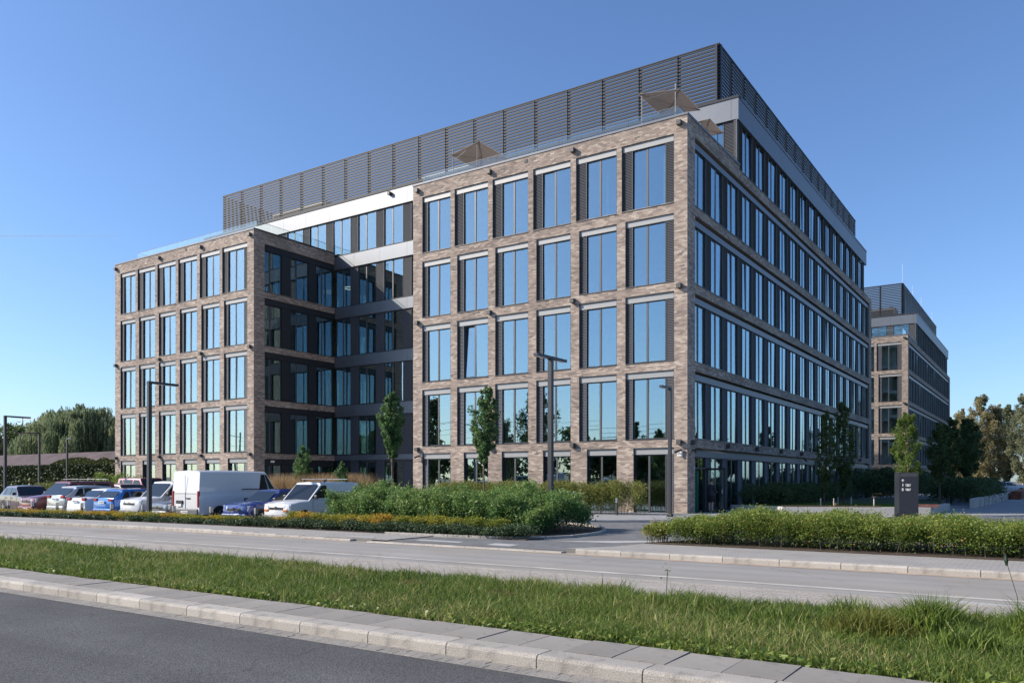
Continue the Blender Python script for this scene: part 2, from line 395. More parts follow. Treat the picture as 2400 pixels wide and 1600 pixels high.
def build_office(Y0,label,far=False):
    B=thing('office_building',label,'office building',(0,0,0))
    rng=np.random.default_rng(11 if not far else 5)
    fr=lambda y:(lambda s,d,z:(s,y+d,z)); sd=lambda x:(lambda s,d,z:(x-d,s,z))
    MW=M_FARBRICK if far else M_MORTAR; d0=0 if far else .0045
    # --- brick fronts of the two wings
    for OO,a,b,pk in ((OT,XL,0.0,0),(OL,XLL,XLC,0)):
        if far and b<-1: continue
        if far: OO=[o for o in OO if o['x1']>-9]; a=-9.1
        ops=[(o['x0'],o['x1'],o['z0'],o['z1']) for o in OO]
        wl=wall_mesh('brick_wall',a,b-.0,0,ZT-.10,ops,.33,MW,B,fr(Y0),d0)
        if not far: add_bricks(wl,'front',a,b,0.0,ZT-.10,ops,pick=300 if b>-1 else 0,plane=Y0,seed=3 if b>-1 else 4)
        wing_windows(B,OO,Y0,rng,far,skip=lambda o:False)
        cp=MB(); cp.box(a-.04,b+.04,Y0-.04,Y0+.4,ZT-.10,ZT,M_FASC); cp.build('parapet_coping',B)
    # --- long side facing the square
    ys=Y0; P0,P1=ys+.997,ys+45.911
    ops=[(P0,P1,0.03,GT)]+[(P0,P1,SILL[i],TOP[i]) for i in range(4)]
    wl=wall_mesh('brick_wall',Y0+.34,Y0+YE,0,19.0,ops,.33,MW,B,sd(0.0),d0)
    if not far:
        add_bricks(wl,'side',Y0+.01,Y0+YE,0.0,19.0,ops,plane=0.0,seed=5)
        wp=wall_mesh('brick_wall',Y0+.01,Y0+7.70,19.0,ZT-.1,[],.33,MW,B,sd(0.0),d0)
        add_bricks(wp,'side',Y0+.01,Y0+7.70,19.0,ZT-.1,[],plane=0.0,seed=6)
    else: wall_mesh('brick_wall',Y0+.01,Y0+7.70,19.0,ZT-.1,[],.33,MW,B,sd(0.0),d0)
    mb=MB(); mb.box(-.4,.04,Y0+.4,Y0+7.72,ZT-.10,ZT,M_FASC); mb.build('parapet_coping',B)
    for r in range(6):
        z0=[.03]+SILL+[19.02]; z1=[GT]+TOP+[21.80]
        za,zb=z0[r],z1[r]; fh=.42 if r<5 else 0
        y_first=ys+1.035; ybeg=P0; yend=P1; dd=-.0
        if r==5: ybeg=Y0+D7; yend=Y0+44.6
        if r<5:
            f=MB(); f.box(-.27,-.10,ybeg,yend,zb-fh-.02,zb-.15,M_FASC); f.box(-.32,-.27,ybeg,yend,zb-fh,zb,M_FRAME); f.build('fascia_panel',B)
        f=MB(); f.box(-.33,.03,ybeg,yend,za-.035,za,M_FRAME); f.build('sill',B)
        hh=zb-za-fh-(.022 if fh else 0)
        for k in range(18):
            yg=y_first+2.5246*k; gw=1.76
            if r==5:
                if yg<ybeg: 
                    continue
                if yg+1.7>yend: break
            q=rng.random(); bl=None
            if r==0: bl=(0,.56,.95,.90) if q<.7 else (0,.56,.80,.92)
            elif q<.85: bl=(0,.90,.99,.985)
            put_window(B,(-.03,yg,za),PI/2,gw,hh,.80,bl,open_left=False)
            lw=2.5246-gw-.02
            if k==17: lw=min(lw,(yend-(yg+gw))-.01)
            if lw>.08: ob('louvre_panel',louvre_mesh(lw,hh),B,(-.03,yg+gw+.01,za),PI/2)
        if r==5: ob('louvre_panel',louvre_mesh(y_first+2.5246*3-ybeg-.0,hh),B,(-.03,ybeg,za),PI/2)
    # --- sixth storey: cladding fascia all round, recess front with its bands
    yf=Y0+D7
    x_left=XLL+1.0 if not far else -9
    seg=-26.72
    def panels(name,x0,x1,z0,z1,y):
        e=[x0]+[v for v in [ -24.03-2.66*k-.35 for k in range(-10,12)] if x0+.3<v<x1-.3]+[x1]; e=sorted(e)
        for a,b in zip(e[:-1],e[1:]):
            m=MB(); m.box(a+.006,b-.006,y,y+.15,z0,z1,M_CLAD); m.build('cladding_panel',B)
    panels('c',x_left,-.02,21.84,23.02,yf)
    mb=MB(); mb.box(x_left,-.1,yf+.05,yf+.3,19.0,23.0,M_FRAME) if False else None
    cp=MB(); cp.box(x_left-.03,.0,yf-.04,yf+.4,23.02,Z6,M_SLAT); cp.box(-.4,.01,yf+.4,Y0+44.6,23.02,Z6,M_FASC); cp.build('roof_coping',B)
    e=[yf+.0]+[yf+1.0+2.5246*3.*k for k in range(1,5)]+[Y0+44.6]
    for a,b in zip(e[:-1],e[1:]):
        m=MB(); m.box(-.17,-.02,a+.008,b-.008,21.80,23.02,M_FASC); m.build('cladding_panel',B)
    def recess_row(z0,z1,xa,xb,first_cut=None):
        h=z1-z0
        for k in range(-12,14):
            gx=-24.03-2.66*k; gw=1.83
            if gx+gw>xb+.02: continue
            a=gx
            if gx<xa:
                if gx+gw<xa+.6: 
                    continue
                a=xa+.03; gwc=gx+gw-a
            else: gwc=gw
            q=rng.random(); bl=(0,.86,.97,.8) if q<.35 else None
            put_window(B,(a,yf,z0),0,gwc,h,min(.75,gwc*.45),bl)
            lx=gx+gw+.01; lw=min(.80,xb-lx-.01)
            if lw>.1: ob('louvre_panel',louvre_mesh(lw,h),B,(lx,yf,z0))
        m=MB(); m.box(xa,xb,yf-.03,yf+.3,z0-.03,z0,M_FRAME); m.build('sill',B)
    recess_row(19.03,21.82,x_left,-.1)
    if not far:
        rows=[(0.03,3.25),(4.15,7.0),(7.95,10.8),(11.26+.0,14.1),(15.03,17.97)]
        rows=[(0.03,3.2),(3.64,6.55+.0),(7.45,10.36),(11.24,14.14),(15.03,17.95)]
        for a,b in rows: recess_row(a,b,XLC,XL)
        for (a,b),(c,d) in zip(rows,rows[1:]+[(19.0,0)]):
            panels('b',XLC+.01,XL-.01,b+.01,c-.035,yf)
        # --- flank of the left wing
        ops=[(.924,7.62,0.03,GT-.04)]+[(.924,7.62,SILL[i]-.08,TOP[i]-.05) for i in range(4)]
        wl=wall_mesh('brick_wall',.34,7.61,0,ZT-.1,ops,.33,MW,B,sd(XLC),d0)
        add_bricks(wl,'side',.01,7.61,0,ZT-.1,ops,plane=XLC,seed=8)
        mb=MB(); mb.box(XLC-.4,XLC+.04,.4,7.6,ZT-.1,ZT,M_FRAME); mb.build('parapet_coping',B)
        for r in range(5):
            za=.03 if r==0 else SILL[r-1]-.08; zb=GT-.04 if r==0 else TOP[r-1]-.05
            f=MB(); f.box(XLC-.3,XLC-.10,.93,7.6,zb-.42,zb-.01,M_METAL); f.build('fascia_panel',B)
            hh=zb-za-.43
            for yy,gw,ml in ((.93,1.62,.56),(3.40,1.70,.52),(5.88,1.70,.55)):
                put_window(B,(XLC-.03,yy,za),PI/2,gw,hh,ml,(0,.80,.96,.75) if rng.random()<.5 else None)
            for yy,lw in ((2.56,.83),(5.11,.76)):
                m=MB(); m.box(XLC-.28,XLC-.12,yy,yy+lw,za,zb-.43,M_METAL); m.build('side_panel',B)
            f=MB(); f.box(XLC-.3,XLC+.02,.93,7.6,za-.03,za,M_FRAME); f.build('sill',B)
        # left outer end wall and back, never lit in the picture but closes the block
        wall_mesh('brick_wall',.34,YE,0,ZT-.1,[],.33,M_FARBRICK,B,lambda s,d,z:(XLL+d,s,z),0)
    # --- inside: floors, ceilings, core walls
    it=MB()
    xa=XLL+.4 if not far else -9
    for i,z in enumerate([0]+[s-.03 for s in SILL]+[18.95]):
        zt=z if i else 0.02
        zc=([GT]+TOP+[18.9])[i-1] if i else -.1
        for (a,b,y0,y1) in ((-17 if not far else xa,-.36,Y0+.36,Y0+D7+.2),(XLL+.4,XLC-.36,Y0+.36,Y0+D7+.2),(xa,-.36,Y0+D7+.35,Y0+YE-.4)):
            if far and b<-20: continue
            it.box(a,b,y0,y1,zc if i else -.1,zt,M_INT)
    it.box(xa+.5,-.5,yf+.4,Y0+44.4,22.0,22.9,M_INT)
    it.box(xa+5,-6,Y0+D7+3.5,Y0+YE-5,0.03,22.0,M_INT)
    if not far:
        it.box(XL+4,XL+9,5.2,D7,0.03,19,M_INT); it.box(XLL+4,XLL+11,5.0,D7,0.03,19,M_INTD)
        for z in [0.03]+SILL:
            for x in (-15.2,-9.5,-4.6,-47,-41,-36.5): it.box(x,x+.45,2.6,3.05,z,z+3.3,M_INT)
            for y in (6,11.5,17,22.5,28,33.5,39): it.box(-3.1,-2.7,y,y+.4,z,z+3.3,M_INT)
        it.box(XL+.0,XL+.33,.34,D7,0,ZT-.2,M_MORTAR)
    it.build('interior',B)
    rf=MB(); rf.box(xa,-.36,yf+.3,Y0+44.5,22.9,23.0,M_METAL); rf.box(-17 if not far else xa,-.4,Y0+.4,yf,18.9,19.06,M_METAL)
    if not far: rf.box(XLL+.4,XLC-.4,.4,yf,18.9,19.06,M_METAL)
    rf.build('flat_roof',B)
    return B
OFF=build_office(0.0,'large brown brick office building with two front wings and louvred roof screen')
OFF2=build_office(70.315,'second brick office building farther back on the right with a tan front',far=True)
# ---- roof screens: rows of slats in bays on posts
def roof_screen(B,Y0,far=False):
    z0=Z6+.22; n=20; pitch=(ZSCR-z0)/n; xs=-1.96; yb=Y0+10.0; ye=Y0+49.8 if not far else Y0+46.5
    xl=-48.7 if not far else -13
    items=[]
    nb=int(round((xs-xl)/2.605)); bw=(xs-xl)/nb
    root=MB()
    for i in range(nb+1):
        x=xl+i*bw; root.box(x-.10,x+.10,yb+.10,yb+.22,Z6-.2,ZSCR-.08,M_METAL)
    nc=16 if not far else 15; cw=(ye-yb)/nc
    for j in range(nc+1):
        y=yb+j*cw; root.box(xs-.22,xs-.10,y-.10,y+.10,Z6-.2,ZSCR-.08,M_METAL)
    root.box(xl,xs+.02,yb-.02,yb+.12,ZSCR-.06,ZSCR,M_SLAT); root.box(xs-.12,xs+.02,yb+.12,ye,ZSCR-.06,ZSCR,M_SLAT)
    scr=root.build('roof_screen',B)
    def slatmesh(L,mx,kz=1.0):
        mb=MB(); g=.03
        # tilted aerofoil-like blade, outer edge low
        sec=[(0,-.062),(.02,-.085),(.15,-.02),(.145,.015),(.0,.078)]
        sec=[(y*kz,z*kz) for y,z in sec]
        mb.loft([[(g,y,z) for y,z in sec],[(L-g,y,z) for y,z in sec]],mx); return mb.mesh('slat')
    sf=slatmesh(bw,M_SLAT); ss=slatmesh(cw,M_SLAT,.62)
    for i in range(nb):
        for r in range(n): items.append((sf,(xl+i*bw,yb,z0+(r+.5)*pitch),0))
    for j in range(nc):
        for r in range(n): items.append((ss,(xs,yb+j*cw,z0+(r+.5)*pitch),PI/2))
    cl=Vector(cam.location); items.sort(key=lambda t:(Vector(t[1])-cl).length)
    k=300 if not far else 60
    for me,p,rz in items[:k]: ob('slat',me,scr,p,rz)
    V=[];F=[]
    for me,p,rz in items[k:]:
        M=Matrix.Translation(p)@Matrix.Rotation(rz,4,'Z'); b=len(V)
        V+=[tuple(M@v.co) for v in me.vertices]; F+=[tuple(b+i for i in f.vertices) for f in me.polygons]
    if F:
        me=bpy.data.meshes.new('slats'); me.from_pydata(V,[],F); me.materials.append(M_SLAT); o=ob('slats',me,scr); o['kind']='stuff'
    # far slats closing the box (the screen's other long side seen through the gaps)
    bk=MB()
    for r in range(n):
        z=z0+(r+.5)*pitch
        bk.box(xl,xl+.1,yb,ye,z-.045,z+.03,M_SLAT)
        bk.box(xl,xs-.3,ye-.1,ye,z-.045,z+.03,M_SLAT)
    o=bk.build('rear_slats',scr); o['kind']='stuff'
roof_screen(OFF,0.0); roof_screen(OFF2,70.315,True)
# rooftop machinery behind the screen
def roof_units(B,Y0,spots):
    for x,y,w,d,h in spots:
        m=MB(); m.box(x,x+w,y,y+d,Z6,Z6+h,M_PANEL); m.box(x+.2,x+w-.2,y-.05,y+d+.05,Z6+.3,Z6+h-.3,M_SLAT)
        for k in range(3):
            cx=x+w*(k+.5)/3; m.tube([(cx,y+d/2,Z6+h),(cx,y+d/2,Z6+h+.25)],min(d,w/3)*.38,M_METAL,12)
        m.build('air_handling_unit',B,bevel=.03)
    m=MB()
    for i in range(12):
        x0=-46+3.4*i; m.tube([(x0,11.3+Y0,Z6+.5+.1*(i%3)),(x0+3,11.3+Y0,Z6+.5+.1*(i%3)),(x0+3,11.3+Y0,Z6+.1)],.06,M_WHITE,6)
    m.build('roof_pipes',B)
roof_units(OFF,0,[(-45.5,13,7,3.5,3.1),(-36,12.5,6,3,2.5),(-28,13,6.5,3.4,2.9),(-20,12.4,4.5,2.5,2.3),(-14,15,4,3,1.8),(-9,13,4.5,3,1.2),(-12,28,5,9,2.6)])
roof_units(OFF2,70.315,[(-7.5,84,4,3,2.2)])
# terrace glass railings
def railing(B,pts,h=1.05,step=1.35,base=ZT):
    for (x0,y0),(x1,y1) in zip(pts[:-1],pts[1:]):
        L=math.hypot(x1-x0,y1-y0); n=max(1,round(L/step)); a=math.atan2(y1-y0,x1-x0)
        for i in range(n):
            t0=i/n; me=boxmesh('glass_balustrade',.012,L/n-.012,-.008,.008,.02,h-.03,M_CLEAR)
            o=ob('glass_balustrade',me,B,(x0+(x1-x0)*t0,y0+(y1-y0)*t0,base),a)
        m=MB(); T=Matrix.Translation((x0,y0,base))@Matrix.Rotation(a,4,'Z'); m.box(0,L,-.010,.010,h-.02,h,M_LOUV,T); m.build('handrail',B)
railing(OFF,[(-17.1,7.5),(-17.1,.75),(-.75,.75),(-.75,7.5)],.78)
railing(OFF,[(-47.4,7.5),(-47.4,.9),(-32.6,.9),(-32.6,7.5)],.86)
railing(OFF2,[(-9,71.2),(-.7,71.2),(-.7,77.8)],.9)
# cube wall lamps, cameras, vents
M_BOX=mat('lamp_box_metal',(.075,.072,.07),.5,metal=.2)
def wall_lamp(B,x,y,z,rz=0):
    m=MB(); m.box(-.11,.11,-.22,.0,-.11,.11,M_BOX); m.box(-.07,.07,-.2,-.04,-.118,-.11,M_INTD); 
    if 'wl' not in CACHE: CACHE['wl']=m.mesh('wall_lamp')
    ob('wall_lamp',CACHE['wl'],B,(x,y,z),rz)
for x in (-16.85,-11.58,-6.26,-.38):
    for z in (18.86,11.02,3.40+.1): wall_lamp(OFF,x,-.005,z)
for x in (-48.9,-42.9,-37.7,-32.15):
    for z in (18.86,11.02,3.5): wall_lamp(OFF,x,-.005,z)
for k in range(9): wall_lamp(OFF,.005,.55+5.06*k,3.5,PI/2)
wall_lamp(OFF2,-.4,70.31,18.86); wall_lamp(OFF2,-.4,70.31,11.0)
wall_lamp(OFF,-26.0,7.6,22.75)
for x,y,rz in ((-16.72,-.005,0),(-.35,-.005,0),(.005,.6,PI/2),(-48.75,-.005,0),(.005,21.6,PI/2)):
    m=MB(); m.tube([(0,0,0),(0,-.12,0),(.0,-.16,-.05)],.03,M_POST,6); m.tube([(.10,-.08,-.0),(-.2,-.26,-.12)],.055,M_POST,8)
    o=m.build('security_camera',OFF); o.location=(x,y,3.13); o.rotation_euler=(0,0,rz)
for x in (-9.2,-39.6):
    m=MB(); m.box(x-.09,x+.09,-.02,.02,18.88,19.06,M_INTD); m.build('vent_opening',OFF)
# lightning rods
for x,y in ((-1.9,80.9),(-1.9,90),(-1.9,99),(-1.9,112)):
    m=MB(); m.tube([(x-.2,y,Z6),(x-.2,y,ZSCR+(2.6 if y<85 else 1.6))],.016,M_WHITE,5); m.build('lightning_rod',OFF2)
# ring lamp inside an upper office by the inner corner
m=MB(); M_LAMP=mat('lit_ring',(1,.95,.85),.5,emit=(1.0,.9,.75)); pts=[(-30.9+.42*math.cos(t),8.35+.42*math.sin(t),16.6) for t in np.linspace(0,2*PI,25)]
m.tube(pts,.035,M_LAMP,5,cap=False); m.tube([(-30.9,8.35,16.6+.0),(-30.9,8.35,18)],.008,M_POST,4)
o=m.build('ring_lamp'); tag(o,'lit round ring lamp hanging behind an upper corner window','ceiling lamp')
# ================================================================== GROUND AND ROADS
def groundmat(name,c,var=.12,ns=3,grain=.25,gs=120,rough=.9,bump=.4,stain=None,piece=0,tracks=0):
    m,nt,b=newmat(name); tc=nt.nodes.new('ShaderNodeTexCoord')
    def N(scale,det=6,dist=0):
        n=nt.nodes.new('ShaderNodeTexNoise'); n.inputs['Scale'].default_value=scale; n.inputs['Detail'].default_value=det
        n.inputs['Distortion'].default_value=dist; link(nt,tc.outputs['Object'],n.inputs['Vector']); return n
    def MR(n,a,b_,lo=.3,hi=.7):
        r=nt.nodes.new('ShaderNodeMapRange'); r.inputs[1].default_value=lo; r.inputs[2].default_value=hi; r.inputs[3].default_value=a; r.inputs[4].default_value=b_
        link(nt,n.outputs[0],r.inputs[0]); return r
    n1=N(ns,8); n2=N(gs,2); r1=MR(n1,1-var,1+var); r2=MR(n2,1-grain,1+grain)
    mu=nt.nodes.new('ShaderNodeMath'); mu.operation='MULTIPLY'; link(nt,r1.outputs[0],mu.inputs[0]); link(nt,r2.outputs[0],mu.inputs[1])
    if piece:
        oi=nt.nodes.new('ShaderNodeObjectInfo'); pr=nt.nodes.new('ShaderNodeMapRange'); pr.inputs[3].default_value=1-piece; pr.inputs[4].default_value=1+piece*.6
        link(nt,oi.outputs['Random'],pr.inputs[0]); m2=nt.nodes.new('ShaderNodeMath'); m2.operation='MULTIPLY'; link(nt,mu.outputs[0],m2.inputs[0]); link(nt,pr.outputs[0],m2.inputs[1]); mu=m2
        ns_=N(6,6,.5); dr=MR(ns_,1,.72,.55,.72); m3=nt.nodes.new('ShaderNodeMath'); m3.operation='MULTIPLY'; link(nt,mu.outputs[0],m3.inputs[0]); link(nt,dr.outputs[0],m3.inputs[1]); mu=m3
    if tracks:   # long streaks, repairs and fine cracks running with the road
        mp=nt.nodes.new('ShaderNodeMapping'); mp.inputs['Scale'].default_value=(.045,1.3,1); link(nt,tc.outputs['Object'],mp.inputs[0])
        nw=nt.nodes.new('ShaderNodeTexNoise'); nw.inputs['Scale'].default_value=1; nw.inputs['Detail'].default_value=6; link(nt,mp.outputs[0],nw.inputs['Vector'])
        tr=MR(nw,1-tracks,1+tracks); m4=nt.nodes.new('ShaderNodeMath'); m4.operation='MULTIPLY'; link(nt,mu.outputs[0],m4.inputs[0]); link(nt,tr.outputs[0],m4.inputs[1]); mu=m4
        vo=nt.nodes.new('ShaderNodeTexVoronoi'); vo.feature='DISTANCE_TO_EDGE'; vo.inputs['Scale'].default_value=.22
        nd=N(1.4,5); sc=nt.nodes.new('ShaderNodeVectorMath'); sc.operation='SCALE'; sc.inputs['Scale'].default_value=1.3; link(nt,nd.outputs['Color'],sc.inputs[0])
        ad=nt.nodes.new('ShaderNodeVectorMath'); ad.operation='ADD'; link(nt,tc.outputs['Object'],ad.inputs[0]); link(nt,sc.outputs[0],ad.inputs[1]); link(nt,ad.outputs[0],vo.inputs['Vector'])
        cr_=nt.nodes.new('ShaderNodeMapRange'); cr_.inputs[1].default_value=0; cr_.inputs[2].default_value=.006; cr_.inputs[3].default_value=.74; cr_.inputs[4].default_value=1; link(nt,vo.outputs['Distance'],cr_.inputs[0])
        m5=nt.nodes.new('ShaderNodeMath'); m5.operation='MULTIPLY'; link(nt,mu.outputs[0],m5.inputs[0]); link(nt,cr_.outputs[0],m5.inputs[1]); mu=m5
    v=nt.nodes.new('ShaderNodeVectorMath'); v.operation='SCALE'; v.inputs[0].default_value=c; link(nt,mu.outputs[0],v.inputs['Scale'])
    out=v.outputs[0]
    if stain:
        n3=N(.35,5,.6); r3=MR(n3,0,.55,.48,.75); mx=nt.nodes.new('ShaderNodeMix'); mx.data_type='RGBA'
        link(nt,r3.outputs[0],mx.inputs[0]); link(nt,out,mx.inputs[6]); mx.inputs[7].default_value=(*stain,1); out=mx.outputs[2]
    link(nt,out,b.inputs['Base Color']); b.inputs['Roughness'].default_value=rough; b.inputs['Specular IOR Level'].default_value=.3
    bp=nt.nodes.new('ShaderNodeBump'); bp.inputs['Strength'].default_value=bump; bp.inputs['Distance'].default_value=.01
    link(nt,n2.outputs[0],bp.inputs['Height']); link(nt,bp.outputs[0],b.inputs['Normal']); return m
def pavermat(name,c,bw,bh,var=.12,rough=.9,mort=.55,rot=0):
    m,nt,b=newmat(name); tc=nt.nodes.new('ShaderNodeTexCoord'); br=nt.nodes.new('ShaderNodeTexBrick')
    mp=nt.nodes.new('ShaderNodeMapping'); mp.inputs['Rotation'].default_value=(0,0,rot); link(nt,tc.outputs['Object'],mp.inputs[0])
    br.inputs['Scale'].default_value=1; br.inputs['Brick Width'].default_value=bw; br.inputs['Row Height'].default_value=bh
    br.inputs['Mortar Size'].default_value=.006; br.inputs['Mortar Smooth'].default_value=.3
    br.inputs['Color1'].default_value=tuple(x*(1-var) for x in c)+(1,); br.inputs['Color2'].default_value=tuple(x*(1+var) for x in c)+(1,)
    br.inputs['Mortar'].default_value=tuple(x*mort for x in c)+(1,)
    link(nt,mp.outputs[0],br.inputs['Vector'])
    n=nt.nodes.new('ShaderNodeTexNoise'); n.inputs['Scale'].default_value=1.2; n.inputs['Detail'].default_value=9; link(nt,tc.outputs['Object'],n.inputs['Vector'])
    mr=nt.nodes.new('ShaderNodeMapRange'); mr.inputs[3].default_value=.8; mr.inputs[4].default_value=1.2; link(nt,n.outputs[0],mr.inputs[0])
    v=nt.nodes.new('ShaderNodeVectorMath'); v.operation='SCALE'; link(nt,br.outputs[0],v.inputs[0]); link(nt,mr.outputs[0],v.inputs['Scale'])
    link(nt,v.outputs[0],b.inputs['Base Color']); b.inputs['Roughness'].default_value=rough
    bp=nt.nodes.new('ShaderNodeBump'); bp.inputs['Strength'].default_value=.35; bp.inputs['Distance'].default_value=.006; bp.invert=True
    link(nt,br.outputs['Fac'],bp.inputs['Height']); link(nt,bp.outputs[0],b.inputs['Normal']); return m
M_ASPH=groundmat('near_asphalt',(.088,.088,.088),.16,.7,.6,85,.9,1.0,tracks=.16)
M_ROAD=groundmat('worn_asphalt',(.275,.264,.245),.10,.5,.16,90,.9,.3,stain=(.30,.26,.21),tracks=.15)
M_FOOT=pavermat('footpath_paver',(.31,.295,.27),.2,.1,.07)
M_STRIP=pavermat('strip_paver',(.35,.315,.275),.2,.1,.10,mort=.45)
M_DARKP=pavermat('driveway_paver',(.145,.147,.148),.2,.1,.2,mort=.7)
M_PLAZA=pavermat('plaza_paver',(.27,.27,.27),.4,.4,.08)
M_SLABC=groundmat('concrete_slab',(.28,.26,.232),.12,1.5,.10,150,.9,.3,piece=.14)
M_KERB=groundmat('granite_kerb',(.42,.39,.345),.12,1.2,.34,95,.85,.6,piece=.16)
M_COB=groundmat('gutter_stone',(.25,.235,.21),.2,2,.3,60,.9,.5)
M_SOIL=groundmat('soil',(.07,.052,.038),.3,4,.4,60,.95,.8)
M_DIRT=groundmat('dusty_edge',(.36,.29,.22),.2,2,.2,80,.95,.2)
M_LAWN=groundmat('lawn_base',(.05,.075,.022),.3,2,.4,60,.95,.5)
M_EARTH=groundmat('far_ground',(.16,.15,.12),.25,.1,.2,10,.95,0)
M_LINE=groundmat('road_paint',(.44,.415,.37),.3,1.2,.2,40,.8,.1)
M_LINEW=groundmat('white_paint_mark',(.40,.395,.38),.08,2,.12,50,.7,.1)
def sheet(name,poly,z,m,t=.0,kind='structure'):
    mb=MB(); mb.face([(x,y,z) for x,y in poly],m)
    if t:
        for i in range(len(poly)):
            a=poly[i]; b=poly[(i+1)%len(poly)]; mb.face([(*a,z-t),(*b,z-t),(*b,z),(*a,z)],m)
    o=mb.build(name); o['kind']=kind; return o
sheet('ground',[(-3000,-3000),(3000,-3000),(3000,3000),(-3000,3000)],-.26,M_EARTH)
def ycur(x):                      # the far carriageway bends gently away to the left
    t=np.minimum(0,x+7.5); return -.0078*t*t
def strip(name,x0,x1,fy0,fy1,z,m,t=0,step=1.5,fz=None):
    xs=np.arange(x0,x1+step*.5,step); V=[];F=[]
    for x in xs: V+=[(float(x),float(fy0(x)),z),(float(x),float(fy1(x)),z)]
    n=len(xs)
    for i in range(n-1): F.append((2*i,2*i+2,2*i+3,2*i+1))
    if t:
        b=len(V)
        for x in xs: V+=[(x,fy0(x),z-t),(x,fy1(x),z-t)]
        for i in range(n-1):
            F.append((2*i,b+2*i,b+2*i+2,2*i+2)); F.append((2*i+1,2*i+3,b+2*i+3,b+2*i+1))
    me=bpy.data.meshes.new(name); me.from_pydata(V,[],F); me.materials.append(m); o=ob(name,me); o['kind']='structure'; return o
c=lambda v:(lambda x:v)
cc=lambda v:(lambda x:v+ycur(x))
strip('near_road',-80,60,c(-52),c(-31.0),-.005,M_ASPH,.25,5)
strip('verge_base',-80,60,c(-31.0),c(-26.6),-.02,M_SOIL,.2,5)
strip('paved_strip',-45,60,lambda x:-27.6+ycur(x)*.3,cc(-24.86),.012,M_STRIP,.2)
strip('road_edging',-45,60,cc(-24.86),cc(-24.74),.018,M_KERB,.2)
strip('far_road',-45,60,cc(-24.74),cc(-21.0),-.0,M_ROAD,.2)
strip('road_edge_line',-12.2,60,cc(-24.14),cc(-23.98),.004,M_LINE)
strip('road_edge_line',-45,-13.8,cc(-24.14),cc(-23.98),.004,M_LINE)
strip('dust_band',4.5,60,c(-21.42),c(-21.17),.004,M_DIRT)
strip('dust_band',-45,4.5,cc(-21.36),cc(-21.22),.004,M_DIRT)
# footpath left of the driveway, driveway crossing, footpath right
strip('footpath',-45,-.6,cc(-21.0),lambda x:-19.12+ycur(x)*.35,.075,M_FOOT,.3)
sheet('driveway',[(-.6,-21.0),(5.4,-21.0),(6.1,-20.2),(6.3,-18.6),(6.7,-14),(8.3,-9),(30,-4.0),(30,2),(-.3,2),(-.5,-8.45),(-30,-8.6),(-60,-8.6),(-60,-11.5),(-.2,-11.5),(2.4,-13.2),(3.3,-15.4),(3.35,-17.3),(2.9,-18.9),(-.6,-19.3)],.055,M_DARKP,.3)
sheet('footpath',[(5.4,-21.0),(60,-21.0),(60,-18.75),(6.3,-18.75),(6.05,-20.0)],.10,M_FOOT,.3)
sheet('parking_lot',[(-60,-17.3),(-8.3,-17.3),(-8.3,-11.5),(-60,-11.5)],-.2,M_DARKP)
sheet('entrance_plaza',[(-.5,-8.45),(1.83,-6.0),(5.26,-1.45),(9.5,1.5),(14,6),(14,120),(0.0,120),(0.0,0.0),(-6,0.0),(-6,-8.45)],.070,M_PLAZA,.3)
sheet('square_road',[(9.5,-3.9),(60,-3.9),(60,140),(12.4,140),(12.2,16)],.06,groundmat('smooth_asphalt',(.13,.135,.145),.1,.6,.12,60,.8,.2),.2)
sheet('building_forecourt',[(-60,-8.6),(-6,-8.45),(-6,0),(-17.3,0),(-17.3,7.6),(-31.8,7.6),(-31.8,0),(-60,0)],.05,M_PLAZA,.3)
sheet('planting_bed',[(-45,-19.0),(-8.3,-19.12),(3.0,-18.9),(3.4,-17.3),(3.3,-15.4),(2.4,-13.2),(-.2,-11.5),(-8.3,-11.5),(-8.3,-17.35),(-45,-17.35)],.085,M_SOIL,.3)
sheet('hedge_bed',[(6.3,-18.7),(60,-18.7),(60,-15.2),(7.2,-15.6)],.11,M_SOIL,.3)
# painted marks
def markpoly(name,poly,z,label): 
    mb=MB(); mb.face([(x,y,z) for x,y in poly],M_LINEW); o=mb.build(name); o['kind']='structure'; return o
for x0,x1,y0,y1 in ((-1.9,-.75,-20.75,-20.5),(.55,2.05,-20.55,-20.25),(3.0,3.75,-20.75,-20.25)):
    markpoly('painted_block',[(x0,y0),(x1,y0-.08),(x1-.1,y1),(x0-.1,y1+.05)],.082 if x1<-.6 else .06,'')
markpoly('painted_wedge',[(3.7,-18.75),(5.35,-18.45),(6.1,-17.6),(6.3,-16.8),(5.6,-17.35),(4.9,-17.9)],.06,'')
markpoly('painted_arrow_mark',[(12.55,-24.6),(14.6,-24.75),(14.6,-24.62),(13.3,-24.40)],.005,'')
# kerb stones: chamfered granite, each its own piece under one kerb
def kerb(name,x0,x1,yf,side,h,z0=0,L=1.0,jit=.004,w=.22,seed=1,ground=-.1,sink=None):
    rr=random.Random(seed); root=bpy.data.objects.new(name,None); COL.objects.link(root); root['kind']='structure'
    V=[]
    n=int((x1-x0)/L); meshes=[]
    for v in range(5):
        mb=MB(); g=.006; ch=.032
        sec=[(0,ground),(0.0,h-ch*1.0),(ch*.35,h-ch*.25),(ch,h),(w,h),(w,ground)]
        dz=rr.uniform(-jit,jit)
        mb.loft([[(g,side*y,z+dz) for y,z in sec],[(L-g,side*y,z+dz*.2) for y,z in sec]] ,M_KERB); meshes.append(mb.mesh('kerb_stone'))
    for i in range(n):
        x=x0+i*L; y=yf(x); y2=yf(x+L)
        o=ob('kerb_stone',rr.choice(meshes),root,(x,y,z0-(sink(x+L/2) if sink else 0)),math.atan2(y2-y,L)); 
    return root
